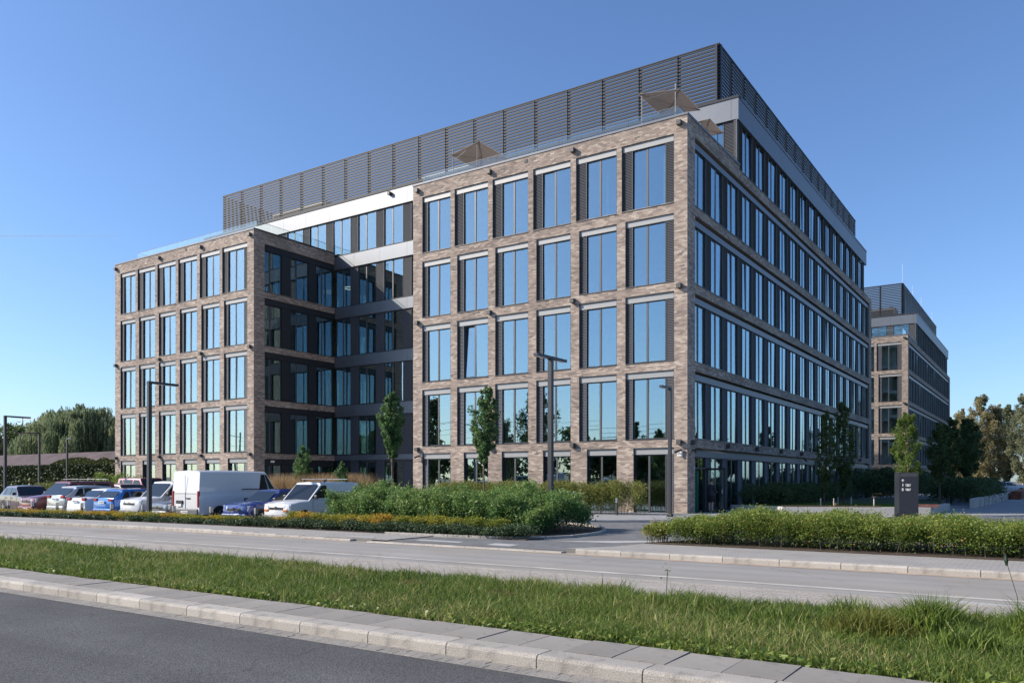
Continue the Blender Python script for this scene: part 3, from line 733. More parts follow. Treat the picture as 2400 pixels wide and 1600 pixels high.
# near kerb (faces the near road), slabs behind it
kerb('near_kerb',-29.112,15.9,c(-31.0),1,.115,w=.26,seed=3)
kerb('far_kerb',5.75,30,c(-21.17),1,.115,L=1.12,seed=4,w=.17)
kerb('far_kerb',-44.2,-.6,cc(-21.2),1,.115,L=1.0,seed=5,w=.2,sink=lambda x:.068*min(1,max(0,(x+8)/7)))
kerb('flush_kerb',-.6,5.75,c(-21.2),1,.03,L=1.0,seed=6,w=.2)
# curved kerb round the planting island
root=bpy.data.objects.new('island_kerb',None); COL.objects.link(root); root['kind']='structure'
arc=[(-1.8,-19.16),(-.6,-19.12),(.5,-19.08),(1.6,-19.0),(2.5,-18.75),(3.15,-18.2),(3.48,-17.4),(3.5,-16.4),(3.35,-15.4),(2.95,-14.3),(2.3,-13.2),(1.2,-12.2),(-.2,-11.5)]
for a,b in zip(arc[:-1],arc[1:]):
    L=math.dist(a,b); mb=MB(); mb.box(.004,L-.004,-.05,.05,-.1,.13,M_KERB); o=mb.build('kerb_stone',root,bevel=.01); o.location=(*a,0); o.rotation_euler=(0,0,math.atan2(b[1]-a[1],b[0]-a[0]))
root=bpy.data.objects.new('verge_paving',None); COL.objects.link(root); root['kind']='structure'
rr=random.Random(9); ms=[]
for v in range(4):
    mb=MB(); mb.box(.005,.475,.006,.565+rr.uniform(-.01,.01),-.06,rr.uniform(-.003,.003),M_SLABC); ms.append(mb.mesh('paving_slab'))
for i in range(88):
    x=9.572+.478*(12-i); o=ob('paving_slab',rr.choice(ms),root,(x,-30.73,.118)); o.rotation_euler=(rr.uniform(-.006,.006),rr.uniform(-.006,.006),rr.uniform(-.006,.006)); o.scale=(1,1,1)
strip('gutter_bed',-45,30,c(-31.25),c(-30.99),-.0025,M_COB)
# rough gutter setts along the near kerb
rng=np.random.default_rng(3); xs=np.arange(-25,15,.105); C=[];Hh=[]
for row in range(2):
    x=xs+row*.05+rng.normal(0,.006,len(xs)); y=-31.07-.105*row+rng.normal(0,.006,len(xs)); z=-.0185+rng.normal(0,.0008,len(xs))
    C.append(np.stack([x,y,z],1)); Hh.append(np.stack([np.full(len(xs),.0505)+rng.normal(0,.0006,len(xs)),np.full(len(xs),.0515),np.full(len(xs),.02)],1))
V,F,r=boxes(np.concatenate(C),np.concatenate(Hh),rng.random(2*len(xs)),faces='xyXYZ')
o=npobj('gutter_setts',npmesh('gutter_setts',V,F,M_COB,r)); o['kind']='stuff'
# ================================================================== VEGETATION
G_GRASS=leafmat('grass_blades',[(0.049,0.080,0.015),(0.086,0.148,0.023),(0.141,0.209,0.037),(0.240,0.298,0.064),(0.424,0.371,0.155)],0.35)
G_HEDGE=leafmat('spirea_leaves',[(0.053,0.100,0.017),(0.107,0.167,0.027),(0.175,0.243,0.042),(0.273,0.320,0.074),(0.455,0.252,0.067)],0.4)
G_GREEN=leafmat('shrub_leaves',[(0.040,0.101,0.029),(0.081,0.174,0.046),(0.140,0.236,0.066),(0.221,0.309,0.082),(0.320,0.346,0.099)],0.4)
G_BEECH=leafmat('hornbeam_leaves',[(0.053,0.088,0.019),(0.107,0.150,0.025),(0.162,0.194,0.037),(0.258,0.250,0.069),(0.323,0.237,0.075)],.3)
G_YEL=leafmat('autumn_spirea_leaves',[(0.065,0.122,0.020),(0.156,0.209,0.029),(0.311,0.296,0.036),(0.518,0.383,0.043),(0.492,0.192,0.043)],0.4)
G_COVER=leafmat('ground_cover_leaves',[(0.026,0.052,0.026),(0.046,0.078,0.033),(0.065,0.104,0.039),(0.104,0.130,0.046)],.2)
G_TREE=leafmat('young_tree_leaves',[(0.053,0.113,0.042),(0.088,0.185,0.058),(0.148,0.242,0.088),(0.237,0.311,0.134),(0.296,0.338,0.176)],0.4)
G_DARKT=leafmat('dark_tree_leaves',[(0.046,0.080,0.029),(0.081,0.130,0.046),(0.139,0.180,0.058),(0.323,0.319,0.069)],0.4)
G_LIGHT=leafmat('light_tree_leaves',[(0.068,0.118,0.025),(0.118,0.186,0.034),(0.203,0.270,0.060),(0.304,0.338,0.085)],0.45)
G_BROWN=leafmat('bronze_tree_leaves',[(0.078,0.111,0.043),(0.140,0.156,0.066),(0.217,0.184,0.086),(0.311,0.240,0.130),(0.342,0.331,0.216)],0.4)
G_FARO=leafmat('far_olive_leaves',[(0.144,0.144,0.072),(0.256,0.232,0.112),(0.384,0.320,0.160),(0.480,0.416,0.256)],.4)
G_FARG=leafmat('far_green_leaves',[(0.110,0.135,0.071),(0.189,0.210,0.114),(0.284,0.285,0.171),(0.378,0.375,0.242)],.4)
G_WILLOW=leafmat('willow_leaves',[(0.090,0.133,0.074),(0.178,0.225,0.115),(0.296,0.329,0.170),(0.444,0.436,0.225)],0.4)
G_IVY=leafmat('ivy_leaves',[(0.017,0.033,0.013),(0.039,0.061,0.020),(0.066,0.083,0.022),(0.143,0.143,0.033)],.15)
G_STRAW=leafmat('straw_grass',[(.20,.13,.06),(.33,.22,.11),(.45,.31,.17),(.55,.42,.26)],.3)
M_BARK=groundmat('bark',(.20,.14,.09),.3,6,.3,40,.95,.6)
M_BARKD=groundmat('dark_bark',(.09,.075,.06),.3,6,.3,40,.95,.6)
M_BARKW=groundmat('pale_bark',(.42,.40,.36),.3,6,.3,40,.95,.4)
M_CORE=mat('twig_shade',(.03,.035,.018),1.0)
TOT=[0]
def foliage(name,P,size,rnd,m,parent=None,flat=0,aspect=.55,seed=0):
    rng=np.random.default_rng(seed); V,F=leaves(P,size,rng,flat,aspect)
    TOT[0]+=len(F)
    return npobj(name,npmesh(name,V,F,m,np.repeat(rnd,3)),parent)
def grass_blades(name,x,y,z,h,w,rng,m,lean=.35,rndbase=None,kind='stuff',bend=.5,parent=None):
    n=len(x); a=rng.random(n)*2*PI; dx,dy=np.cos(a),np.sin(a); b=rng.random(n)*2*PI; wx,wy=np.cos(b)*w/2,np.sin(b)*w/2
    l=lean*rng.random(n)*h
    V=np.zeros((n,5,3)); t=np.array
    for i,(f,ww) in enumerate(((0,1),(0,-1),(.55,.75),(.55,-.75),(1,0))):
        V[:,i,0]=x+dx*l*(f**1.8)*(1+bend)+wx*ww; V[:,i,1]=y+dy*l*(f**1.8)*(1+bend)+wy*ww; V[:,i,2]=z+h*(f-.18*f*f*lean*2*bend)
    F=np.array([(0,1,3,2),(2,3,4,4)]); base=(np.arange(n)*5)[:,None]
    T=np.concatenate([base+np.array([0,1,3]),base+np.array([0,3,2]),base+np.array([2,3,4])])
    r=rng.beta(2.2,2.6,n) if rndbase is None else rndbase
    o=npobj(name,npmesh(name,V.reshape(-1,3),T,m,np.repeat(r,5)),parent)
    if kind: o['kind']=kind
    return o
# --- verge grass between the carriageways
rng=np.random.default_rng(21)
N=285000
d=rng.random(N)**1.7*46; x=15.5-d; y=-30.14+rng.random(N)*3.15+.0*x
wob=.09*np.sin(x*2.1)+.06*np.sin(x*5.3+1)+.04*np.sin(x*11)
y0=-30.13+np.abs(wob)*.8; y1=-26.98+wob+ycur(x)*.3+.25*np.exp(-((x-14.2)/1.5)**2)
y=y0+(y1-y0)*rng.random(N)
patch=np.sin(x*.9+y*.7)*.5+np.sin(x*2.3-y*1.9)*.3+np.sin(x*5.1+y*4.3)*.2
h=(.055+.055*(patch+1)*.6+.085*rng.random(N)**1.5)*(1+.25*(y>-28.0))*(.7+.3*np.clip((y-y0)/.3,0,1))
h*=np.where(rng.random(N)<.03,1.7,1)
dirt=(np.sin(x*1.7+3)*np.sin(y*3.1+x)>.80)&(x>1)
keep=~(dirt&(rng.random(N)<.72)); x,y,h,patch=x[keep],y[keep],h[keep],patch[keep]
r=np.clip(rng.beta(2.2,2.8,len(x))+.09*patch-.10*(y>-27.6)*rng.random(len(x)),0,.93); r=np.where(rng.random(len(x))<.06+.20*(np.sin(x*.8+1.3)*np.sin(y*2.2+x*.5)>.35),1.0,r)
gz=.07+0*x
strip('verge_soil',-45,30,c(-30.15),lambda x:-27.0+ycur(x)*.3,.075,groundmat('verge_soil',(.075,.075,.035),.3,4,.4,60,.95,.8),.2)
g=grass_blades('verge_grass',x,y,gz,h,.0085*(1+ (15.5-x)*.035),rng,G_GRASS,.75,r)
tag(g,kind='stuff')
# broad-leaved weeds along the near edge
N=5200; x=15-rng.random(N)**1.3*30; cl=(np.sin(x*2.7)+np.sin(x*1.1+2)); y=-30.12+np.abs(rng.normal(0,.16,N)); k=(cl>-.2)|(rng.random(N)<.25); x,y=x[k],y[k]
P=np.stack([x,y,.10+.07*rng.random(len(x))],1)
o=foliage('verge_weeds',P,.05,np.clip(rng.normal(.62,.12,len(x)),0,.9),G_GRASS,flat=.7,aspect=.7,seed=5); tag(o,kind='stuff')
# dry clods
for i,(px,py,s) in enumerate(((6.9,-27.9,.16),(8.6,-28.1,.2),(9.3,-27.8,.16),(10.5,-28.2,.15),(11.2,-27.6,.13))):
    n=700; rngc=np.random.default_rng(60+i); xx=px+rngc.normal(0,s,n); yy=py+rngc.normal(0,s*.6,n)
    if i==0: XX,YY=[],[]
    XX.append(xx); YY.append(yy)
XX=np.concatenate(XX); YY=np.concatenate(YY)
grass_blades('dry_grass_patches',XX,YY,XX*0+.08,.06+.1*rng.random(len(XX)),.008,rng,G_STRAW,1.8,rng.random(len(XX))*.6)
# tall tuft near the right edge
def tuft(px,py,n,h,lab,seed,gm=G_GRASS,spread=.22,base=.08):
    r_=np.random.default_rng(seed); xx=px+r_.normal(0,spread,n); yy=py+r_.normal(0,spread*.6,n)
    o=grass_blades('grass_tuft',xx,yy,xx*0+base,h*(.35+.65*r_.random(n))*np.exp(-((xx-px)/(spread*2.2))**2),.012,r_,gm,.6,np.clip(r_.beta(2,2.6,n),0,.85),kind=None)
    if n<600: tag(o,kind='stuff')
    else: tag(o,lab,'grass tuft')
    return o
tuft(13.62,-27.9,1700,.52,'tall dark green grass tuft standing above the verge at the right',1)
tuft(13.1,-28.3,1300,.36,'lower yellowish grass tuft left of the tallest tuft on the verge',2,leafmat('yellow_grass',[(.08,.11,.02),(.16,.17,.03),(.28,.22,.06)],.3),.25)
tuft(14.55,-27.7,900,.55,'sparse tall grass tuft at the far right end of the verge',3,spread=.2)
for i_,(a_,b_,n_,h_) in enumerate(((12.2,-28.0,500,.28),(11.2,-27.6,350,.24),(12.7,-27.3,500,.34),(14.0,-28.6,700,.34),(9.6,-27.4,260,.22),(7.4,-27.3,220,.2),(14.9,-28.4,700,.4))):
    tuft(a_,b_,n_,h_,['short ragged tuft left of the tall tuft group','small ragged tuft at the far edge of the verge, below the road arrow','ragged tuft at the far verge edge just left of the tallest tuft','dense tuft in front of the tallest tuft','tiny tuft at the far verge edge, right of the lone weed','tiny tuft at the far verge edge left of the dry clods','dense tuft at the right photo edge'][i_],30+i_,spread=.2)
# seed head stalk and small weed
m=MB(); m.tube([(14.35,-27.75,.1),(14.33,-27.72,.5),(14.24,-27.7,.83)],.004,G_GRASS,4); m.tube([(14.24,-27.7,.80),(14.235,-27.7,.85),(14.23,-27.7,.91)],[.01,.02,.006],G_COVER,6)
o=m.build('grass_seed_head'); tag(o,'single grass stalk with a dark seed head at the far right of the verge','plant')
m=MB(); m.tube([(10.35,-26.9,.08),(10.36,-26.88,.45)],.005,G_GRASS,4); o=m.build('weed_stem'); tag(o,'thin lone weed sticking up above the verge before the far road','plant')
P=np.array([10.36,-26.88,.42])+np.random.default_rng(2).normal(0,(.04,.04,.05),(16,3)); foliage('leaves',P,.03,np.full(16,.6),G_GRASS,o)
# --- hedge / shrub mass generator
def mass(name,label,cat,regions,n,size,m,seed,height,clump=.22,rndf=None,stray=.06,group=None,core=True,kind=None,flat=0,zb=.1,floor=.25):
    """regions: function(u,v)->x,y plan point ; height(x,y)"""
    rng=np.random.default_rng(seed)
    nc=max(30,int(n/160)); U=rng.random((nc,2)); X,Y=regions(U[:,0],U[:,1])
    H=height(X,Y)*(0.86+.28*rng.random(nc)); # clump tops
    q=rng.integers(0,nc,n); th=rng.random(n)**.42
    cz=zb+H[q]*(floor+(1-floor)*th)
    P=np.stack([X[q]+rng.normal(0,clump,n)*(1.05-.45*th),Y[q]+rng.normal(0,clump,n)*(1.05-.45*th),cz+rng.normal(0,.04,n)],1)
    st=rng.random(n)<stray*.5; P[st,2]+=rng.random(st.sum())*.14
    P[:,2]=np.maximum(P[:,2],zb+.01)
    cr=rng.random(nc)
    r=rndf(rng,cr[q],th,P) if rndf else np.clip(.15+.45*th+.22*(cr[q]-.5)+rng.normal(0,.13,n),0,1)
    root=thing(name,label,cat,(float(X.mean()),float(Y.mean()),0),group=group) if not kind else None
    o=foliage('leaves',P-np.array([X.mean(),Y.mean(),0]) if root else P,size,r,m,root,flat,seed=seed)
    if kind: o.name=name; o['kind']=kind
    # stems
    ns=nc; mb=MB()
    for i in range(min(ns,260)):
        x,y=X[i]-(X.mean() if root else 0),Y[i]-(Y.mean() if root else 0)
        mb.tube([(x,y,zb-.05),(x+rng.normal(0,.05),y+rng.normal(0,.05),zb+H[i]*.5),(x+rng.normal(0,.1),y+rng.normal(0,.1),zb+H[i]*.93)],[.008,.006,.003],M_BARKD,3,cap=False)
    s_=mb.build('stems',root); s_['kind']='stuff'
    if kind: s_.name=name+'_stems'
    return root or o
def rect(x0,x1,y0,y1): return lambda u,v:(x0+(x1-x0)*u,y0+(y1-y0)*v)
# right hedge
def hr(r,c_,t,P): 
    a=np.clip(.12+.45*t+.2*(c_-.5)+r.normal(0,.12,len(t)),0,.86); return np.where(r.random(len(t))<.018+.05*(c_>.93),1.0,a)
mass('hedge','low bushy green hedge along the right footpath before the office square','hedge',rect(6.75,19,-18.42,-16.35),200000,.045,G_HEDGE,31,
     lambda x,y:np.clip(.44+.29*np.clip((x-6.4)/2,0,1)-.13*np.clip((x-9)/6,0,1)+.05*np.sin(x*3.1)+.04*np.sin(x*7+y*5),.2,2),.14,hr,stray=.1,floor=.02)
mass('shrub','small reddish shrub at the left end of the right hedge by the driveway','shrub',rect(6.15,6.6,-18.35,-17.7),2600,.055,G_HEDGE,33,
     lambda x,y:.42+0*x,.12,lambda r,c_,t,P:np.clip(.3+.7*r.random(len(t)),0,1))
# island: dark cover in front, autumn shrubs, tall green shrubs
mass('ground_cover','',None,rect(-8.5,2.9,-19.0,-18.3),42000,.05,G_COVER,34,lambda x,y:.22+.04*np.sin(x*3),.16,kind='stuff',flat=.3,floor=.05)
mass('ground_cover','',None,lambda u,v:(-44+35.5*u,-19.02+ycur(-44+35.5*u)*.35+.5*v),42000,.06,G_COVER,35,lambda x,y:.10+0*x,.14,kind='stuff',flat=.3,floor=.05)
ri=np.random.default_rng(77)
def yr(lo,hi): return lambda r,c_,t,P: np.clip(lo+(hi-lo)*r.random(len(t))+.12*(c_-.5)+.08*t,0,1)
xx=-43.5; k=0
while xx<2.6:
    ln=.62+.16*ri.random(); yb=-18.28+(ycur(xx)*.35 if xx<-8 else 0)+ri.normal(0,.06)
    lm=[(-36,'before the brownish car'),(-31.5,'before the maroon van'),(-29,'before the silver crossover'),(-26.8,'before the white saloon'),(-24.6,'before the bright blue hatchback'),(-22,'before the white compact van'),(-19.6,'before the dark grey car'),(-17,'before the lamp post and panel van'),(-14.5,'before the dark blue hatchback'),(-11.5,'before the small white van'),(-8,'left of the first slim tree'),(-5.5,'between the two slim trees'),(-3,'at the foot of the second slim tree'),(0,'right of the second slim tree'),(9,'near the driveway end of the island')]
    land=next(t_ for l_,t_ in lm if xx*1.0-3.2*(xx<-8)<=l_ or l_==9)
    w=ri.random(); lo,hi=((.45,.95) if w<.38 else (.12,.62) if w<.75 else (.28,.8))
    if xx>0.8: lo,hi=(.05,.45)
    hh=.15+.09*ri.random()+(.20 if -7<xx<2 else 0)
    col='orange and yellow' if w<.38 else 'olive green' if w<.75 else 'yellow green'
    mass('spirea_shrub',col+' low spirea shrub '+land,'shrub',
      rect(xx-.22,xx+.22,yb-.2,yb+.3),int(1600 if xx<-20 else 2900),.045,G_YEL,400+k,lambda x,y,hh=hh:hh+0*x,.13,yr(lo,hi),group='low spirea shrubs along the footpath, '+col+' '+land,floor=.0)
    xx+=ln; k+=1
def hs(x,y): return np.clip(1.02+.22*np.sin(x*1.1+1)*.4+.13*np.sin(y*2+x)+.12*np.sin(x*4.3+y*1.7)+.10*np.sin(x*7.9-y*3)+.16*np.clip(y+15,-2,3)*.35-.35*np.clip((x-1.9)/1.2,0,1),.45,1.75)
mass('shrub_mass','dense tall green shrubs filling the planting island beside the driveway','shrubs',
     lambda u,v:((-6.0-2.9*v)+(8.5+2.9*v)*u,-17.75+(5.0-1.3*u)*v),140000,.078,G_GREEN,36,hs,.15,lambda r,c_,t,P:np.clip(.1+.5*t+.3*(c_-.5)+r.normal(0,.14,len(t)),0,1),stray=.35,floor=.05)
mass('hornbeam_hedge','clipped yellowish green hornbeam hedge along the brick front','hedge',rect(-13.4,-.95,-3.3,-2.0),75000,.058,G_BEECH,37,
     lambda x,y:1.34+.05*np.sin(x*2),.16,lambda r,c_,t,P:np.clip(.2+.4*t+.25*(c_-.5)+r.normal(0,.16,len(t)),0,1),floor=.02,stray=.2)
mass('hornbeam_hedge','short yellowish hedge behind the parked cars at the left wing','hedge',rect(-50,-39,-6.2,-5.0),15000,.10,G_BEECH,38,
     lambda x,y:1.25+0*x,.2,floor=.02)
# ornamental grass in the courtyard
rg=np.random.default_rng(40); n=9000; X=-19.0-8.6*rg.random(n); Y=-2.9+1.6*rg.random(n)
k=(np.sin(X*3.3)>-.75); X,Y=X[k],Y[k]
o=grass_blades('ornamental_grass',X,Y,X*0+.05,1.65+.65*rg.random(len(X)),.025,rg,G_STRAW,.28,rg.random(len(X)),kind=None)
tag(o,'tan feathery ornamental grass in the courtyard between the wings','ornamental grass')
# shrubs in the shade of the long side
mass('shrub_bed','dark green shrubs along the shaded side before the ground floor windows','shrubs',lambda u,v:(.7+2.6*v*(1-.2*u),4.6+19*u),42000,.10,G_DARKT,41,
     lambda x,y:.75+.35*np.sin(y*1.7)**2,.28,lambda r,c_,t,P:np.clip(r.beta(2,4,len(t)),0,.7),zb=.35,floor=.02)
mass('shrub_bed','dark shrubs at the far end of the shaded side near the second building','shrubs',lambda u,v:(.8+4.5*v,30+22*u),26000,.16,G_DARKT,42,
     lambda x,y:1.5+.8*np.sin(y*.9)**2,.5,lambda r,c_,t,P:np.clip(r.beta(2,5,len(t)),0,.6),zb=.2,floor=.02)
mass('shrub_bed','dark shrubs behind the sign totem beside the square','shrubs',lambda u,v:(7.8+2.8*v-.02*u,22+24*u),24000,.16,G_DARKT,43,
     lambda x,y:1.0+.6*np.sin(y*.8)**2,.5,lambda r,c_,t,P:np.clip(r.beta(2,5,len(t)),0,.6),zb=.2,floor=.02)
# --- trees
def onY(u,Y):   # plan position of an image column on a line along the street
    f,yw=1899.4,.59; c_,s_=math.cos(yw),math.sin(yw); k=(u-1200)/f; d=(-s_+c_*k,c_+s_*k); t=(Y+36.966)/d[1]; return 14.629+t*d[0]
def hgt(u,v,Y):
    f,yw=1899.4,.59; c_,s_=math.cos(yw),math.sin(yw); k=(u-1200)/f; t=(Y+36.966)/(c_+s_*k); return 1.624+t*(1126.9-v)/f
def tree(label,x,y,h,z0=.1,trunk=.05,crown0=.3,rad_=.8,n=9000,size=.11,gm=G_TREE,bm=M_BARK,seed=0,shape='column',name='young_tree',group=None,lean=0,nl=16,cl=None,cat='tree'):
    rng=np.random.default_rng(seed); t=thing(name,label,cat,(x,y,z0),group=group)
    mb=MB(); pts=[];rs=[]
    for i in range(9):
        f=i/8; pts.append((lean*f*f+.03*h*math.sin(f*5+seed)*.25,.02*h*math.cos(f*4+seed)*.25-.005*h,f*h*.93)); rs.append(trunk*(1-.85*f)+.004)
    pts[0]=(0,0,-.1)
    mb.tube(pts,rs,bm,7)
    def axis(f):
        f=min(max(f,0),1)*8; i=int(min(f,7)); a=Vector(pts[i]); return a.lerp(Vector(pts[i+1]),f-i)
    def prof(f):   # relative crown radius at height fraction within crown 0..1
        if shape=='column': return (math.sin(min(1,f*1.9+.12)*PI/2)**.8)*(1-max(0,f-.62)/.42)**.8 if f<1 else .05
        if shape=='cone': return (1-f)**.8*min(1,f*6+.35)
        if shape=='round': return math.sqrt(max(.02,1-(2*f-.9)**2/1.25))
        return 1
    cen=[];cr=[]
    for i in range(nl):
        f=(i+.5)/nl*.97; a=i*2.399+seed; zf=crown0+(1-crown0)*f
        r=rad_*prof(f)*(.72+.35*rng.random()); base=axis(max(crown0*.9,zf-.10)/1.0*1.0)
        tip=axis(zf)+Vector((math.cos(a)*r*.8,math.sin(a)*r*.8,rad_*.3)); tip.z=min(tip.z,h*.99)
        mid=base.lerp(tip,.5)+Vector((0,0,-.05*rad_))
        mb.tube([base,mid,tip],[trunk*.35*(1-f*.6),trunk*.22*(1-f*.6),.004],bm,4,cap=False)
        for q in (.45,.75,1.0):
            p=base.lerp(tip,q); cen.append(p); cr.append(r*(.30+.16*rng.random()))
    for i in range(nl*2):
        f=rng.random(); a=rng.random()*2*PI; r=rad_*prof(f)*rng.random()**.5*.85; p=axis(crown0+(1-crown0)*f)+Vector((math.cos(a)*r,math.sin(a)*r,0)); cen.append(p); cr.append(rad_*.22)
    mb.build('trunk',t)
    C=np.array([tuple(p) for p in cen]); R=np.array(cr)*(cl or 1); q=rng.integers(0,len(C),n)
    # leaves mostly on the shell of each clump
    dv=rng.normal(size=(n,3)); dv/=np.linalg.norm(dv,axis=1)[:,None]; rr_=R[q]*(rng.random(n)**.5)
    P=C[q]+dv*rr_[:,None]*np.array([1,1,1.15]); k=P[:,2]>h*crown0*.82; P=P[k]; q=q[k]
    tint=rng.random(len(C)); r=np.clip(.38+.35*(tint[q]-.5)+rng.normal(0,.18,len(P)),0,1)
    foliage('crown',P,size,r,gm,t,seed=seed); return t
tree('slim young tree with a narrow crown rising from the island, nearer the white van',-7.19,-12.89,5.35,.1,.040,.50,.60,12500,.085,seed=1,nl=30,cl=.72)
tree('slim young tree with a narrow crown in front of the tall brick wing',-3.73,-11.45,5.45,.1,.040,.46,.66,12500,.085,seed=2,nl=30,cl=.72,lean=.1)
tree('small columnar tree in the courtyard corner behind the tan grass',-24.6,-1.9,4.0,.05,.05,.08,.72,8000,.11,seed=3,nl=14)
tree('small columnar tree at the courtyard edge behind the front slim tree',-19.9,-3.2,2.9,.05,.05,.08,.5,5000,.10,seed=4,nl=12)
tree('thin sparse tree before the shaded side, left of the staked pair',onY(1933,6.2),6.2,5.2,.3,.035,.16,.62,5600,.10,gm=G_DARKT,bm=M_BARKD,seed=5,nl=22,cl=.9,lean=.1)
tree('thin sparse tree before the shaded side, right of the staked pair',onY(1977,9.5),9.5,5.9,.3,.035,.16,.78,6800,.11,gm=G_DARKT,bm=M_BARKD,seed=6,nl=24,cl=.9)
tree('bright green sunlit tree behind the dark sign totem',onY(2128,3.2),3.2,4.75,.2,.05,.24,.72,13000,.075,gm=G_LIGHT,seed=7,nl=20)
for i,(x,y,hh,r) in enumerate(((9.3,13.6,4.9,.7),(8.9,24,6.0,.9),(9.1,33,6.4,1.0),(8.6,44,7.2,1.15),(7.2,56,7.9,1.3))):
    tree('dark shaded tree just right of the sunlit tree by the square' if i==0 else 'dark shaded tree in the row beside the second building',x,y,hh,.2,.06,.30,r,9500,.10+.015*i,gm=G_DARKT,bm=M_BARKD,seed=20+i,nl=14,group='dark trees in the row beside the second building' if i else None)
for i,(u,v,Y,wp,g,sh) in enumerate(((2212,985,150,30,G_LIGHT,'column'),(2262,955,150,38,G_FARO,'round'),(2300,915,146,34,G_FARO,'column'),(2332,940,149,32,G_FARO,'column'),(2362,938,154,26,G_FARG,'column'),(2400,912,146,34,G_FARG,'column'),(2440,900,144,36,G_FARG,'column'),(2520,900,142,50,G_FARG,'column'))):
    x=onY(u,Y); h=hgt(u,v,Y); r=wp*(Y+36.966)/.95/1899*1.05
    tree(['pale olive tree peeping out right behind the second building','bronze tree at the end of the square, left of the tallest','tallest bronze tree with pale trunks at the end of the square','bronze tree at the end of the square, right of the tallest','shorter grey green tree between the bronze and the tall right trees','tall grey green tree at the right edge of the photo','grey green tree just beyond the right edge','grey green tree beyond the right edge'][i],x,Y,h,0,.22,.08,r,22000,.27,gm=g,bm=M_BARKW,seed=50+i,nl=34,shape=sh,name='tree',cl=.8)
tree('round dark tree between the left lamp posts beyond the shed',-129.5,30,10.7,0,.3,.1,4.4,16000,.42,gm=G_DARKT,bm=M_BARKD,seed=70,shape='round',name='tree',nl=26)
tree('dark tree cut off by the left edge of the photo',-119.5,21,10.6,0,.3,.1,2.6,9000,.35,gm=G_BROWN,bm=M_BARKD,seed=71,shape='round',name='tree',nl=26)
# weeping willow
def willow(x,y,h,w,n,seed):
    rng=np.random.default_rng(seed); t=thing('weeping_willow','big weeping willow with hanging branches behind the old shed','tree',(x,y,0))
    mb=MB(); mb.tube([(0,0,0),(.3,0,h*.3),(0,0,h*.6)],[.6,.5,.3],M_BARKD,8)
    heads=[]
    for i in range(64):
        a=rng.random()*2*PI; r=w*math.sqrt(rng.random()); zt=h*(1-.42*(r/w)**2.4)*(.86+.16*rng.random()); hx,hy=r*math.cos(a),r*math.sin(a)*.6
        heads.append((hx,hy,zt,.8+1.2*rng.random())); 
        if i<30: mb.tube([(0,0,h*.45),(hx*.5,hy*.5,zt*.9),(hx,hy,zt-.3)],[.2,.12,.04],M_BARKD,5,cap=False)
    mb.build('trunk',t)
    P=[];rn=[]
    for hx,hy,zt,s in heads:
        ns=int(n/len(heads)/26); tint=rng.random()
        for j in range(ns):
            a=rng.random()*2*PI; rr=s*math.sqrt(rng.random()); L=(3.0+4.5*rng.random()); top=zt-.35*rr*rr/s+ .2*rng.normal()
            k=np.arange(26)/26; px=hx+math.cos(a)*rr*(1+.25*k); py=hy+math.sin(a)*rr*(1+.25*k); pz=np.maximum(top-L*k,.3)
            P.append(np.stack([px+rng.normal(0,.06,26),py+rng.normal(0,.06,26),pz],1)); rn.append(np.clip(.42+.3*(tint-.5)+rng.normal(0,.14,26),0,1))
    P=np.concatenate(P); rn=np.concatenate(rn); r_=np.random.default_rng(seed); n=len(P)
    a=np.stack([r_.normal(0,.18,n),r_.normal(0,.18,n),np.ones(n)],1); a/=np.linalg.norm(a,axis=1)[:,None]; b=np.stack([r_.normal(size=n),r_.normal(size=n),r_.normal(0,.3,n)],1); b/=np.linalg.norm(b,axis=1)[:,None]
    s=.5*(.7+.6*r_.random(n))[:,None]; V=np.stack([P-a*s*.5,P+b*s*.14,P+a*s*.5,P-b*s*.14],1).reshape(-1,3)
    npobj('crown',npmesh('crown',V,np.arange(4*n).reshape(n,4),G_WILLOW,np.repeat(rn,4)),t)
willow(-103.0,26,12.9,11.5,110000,5)

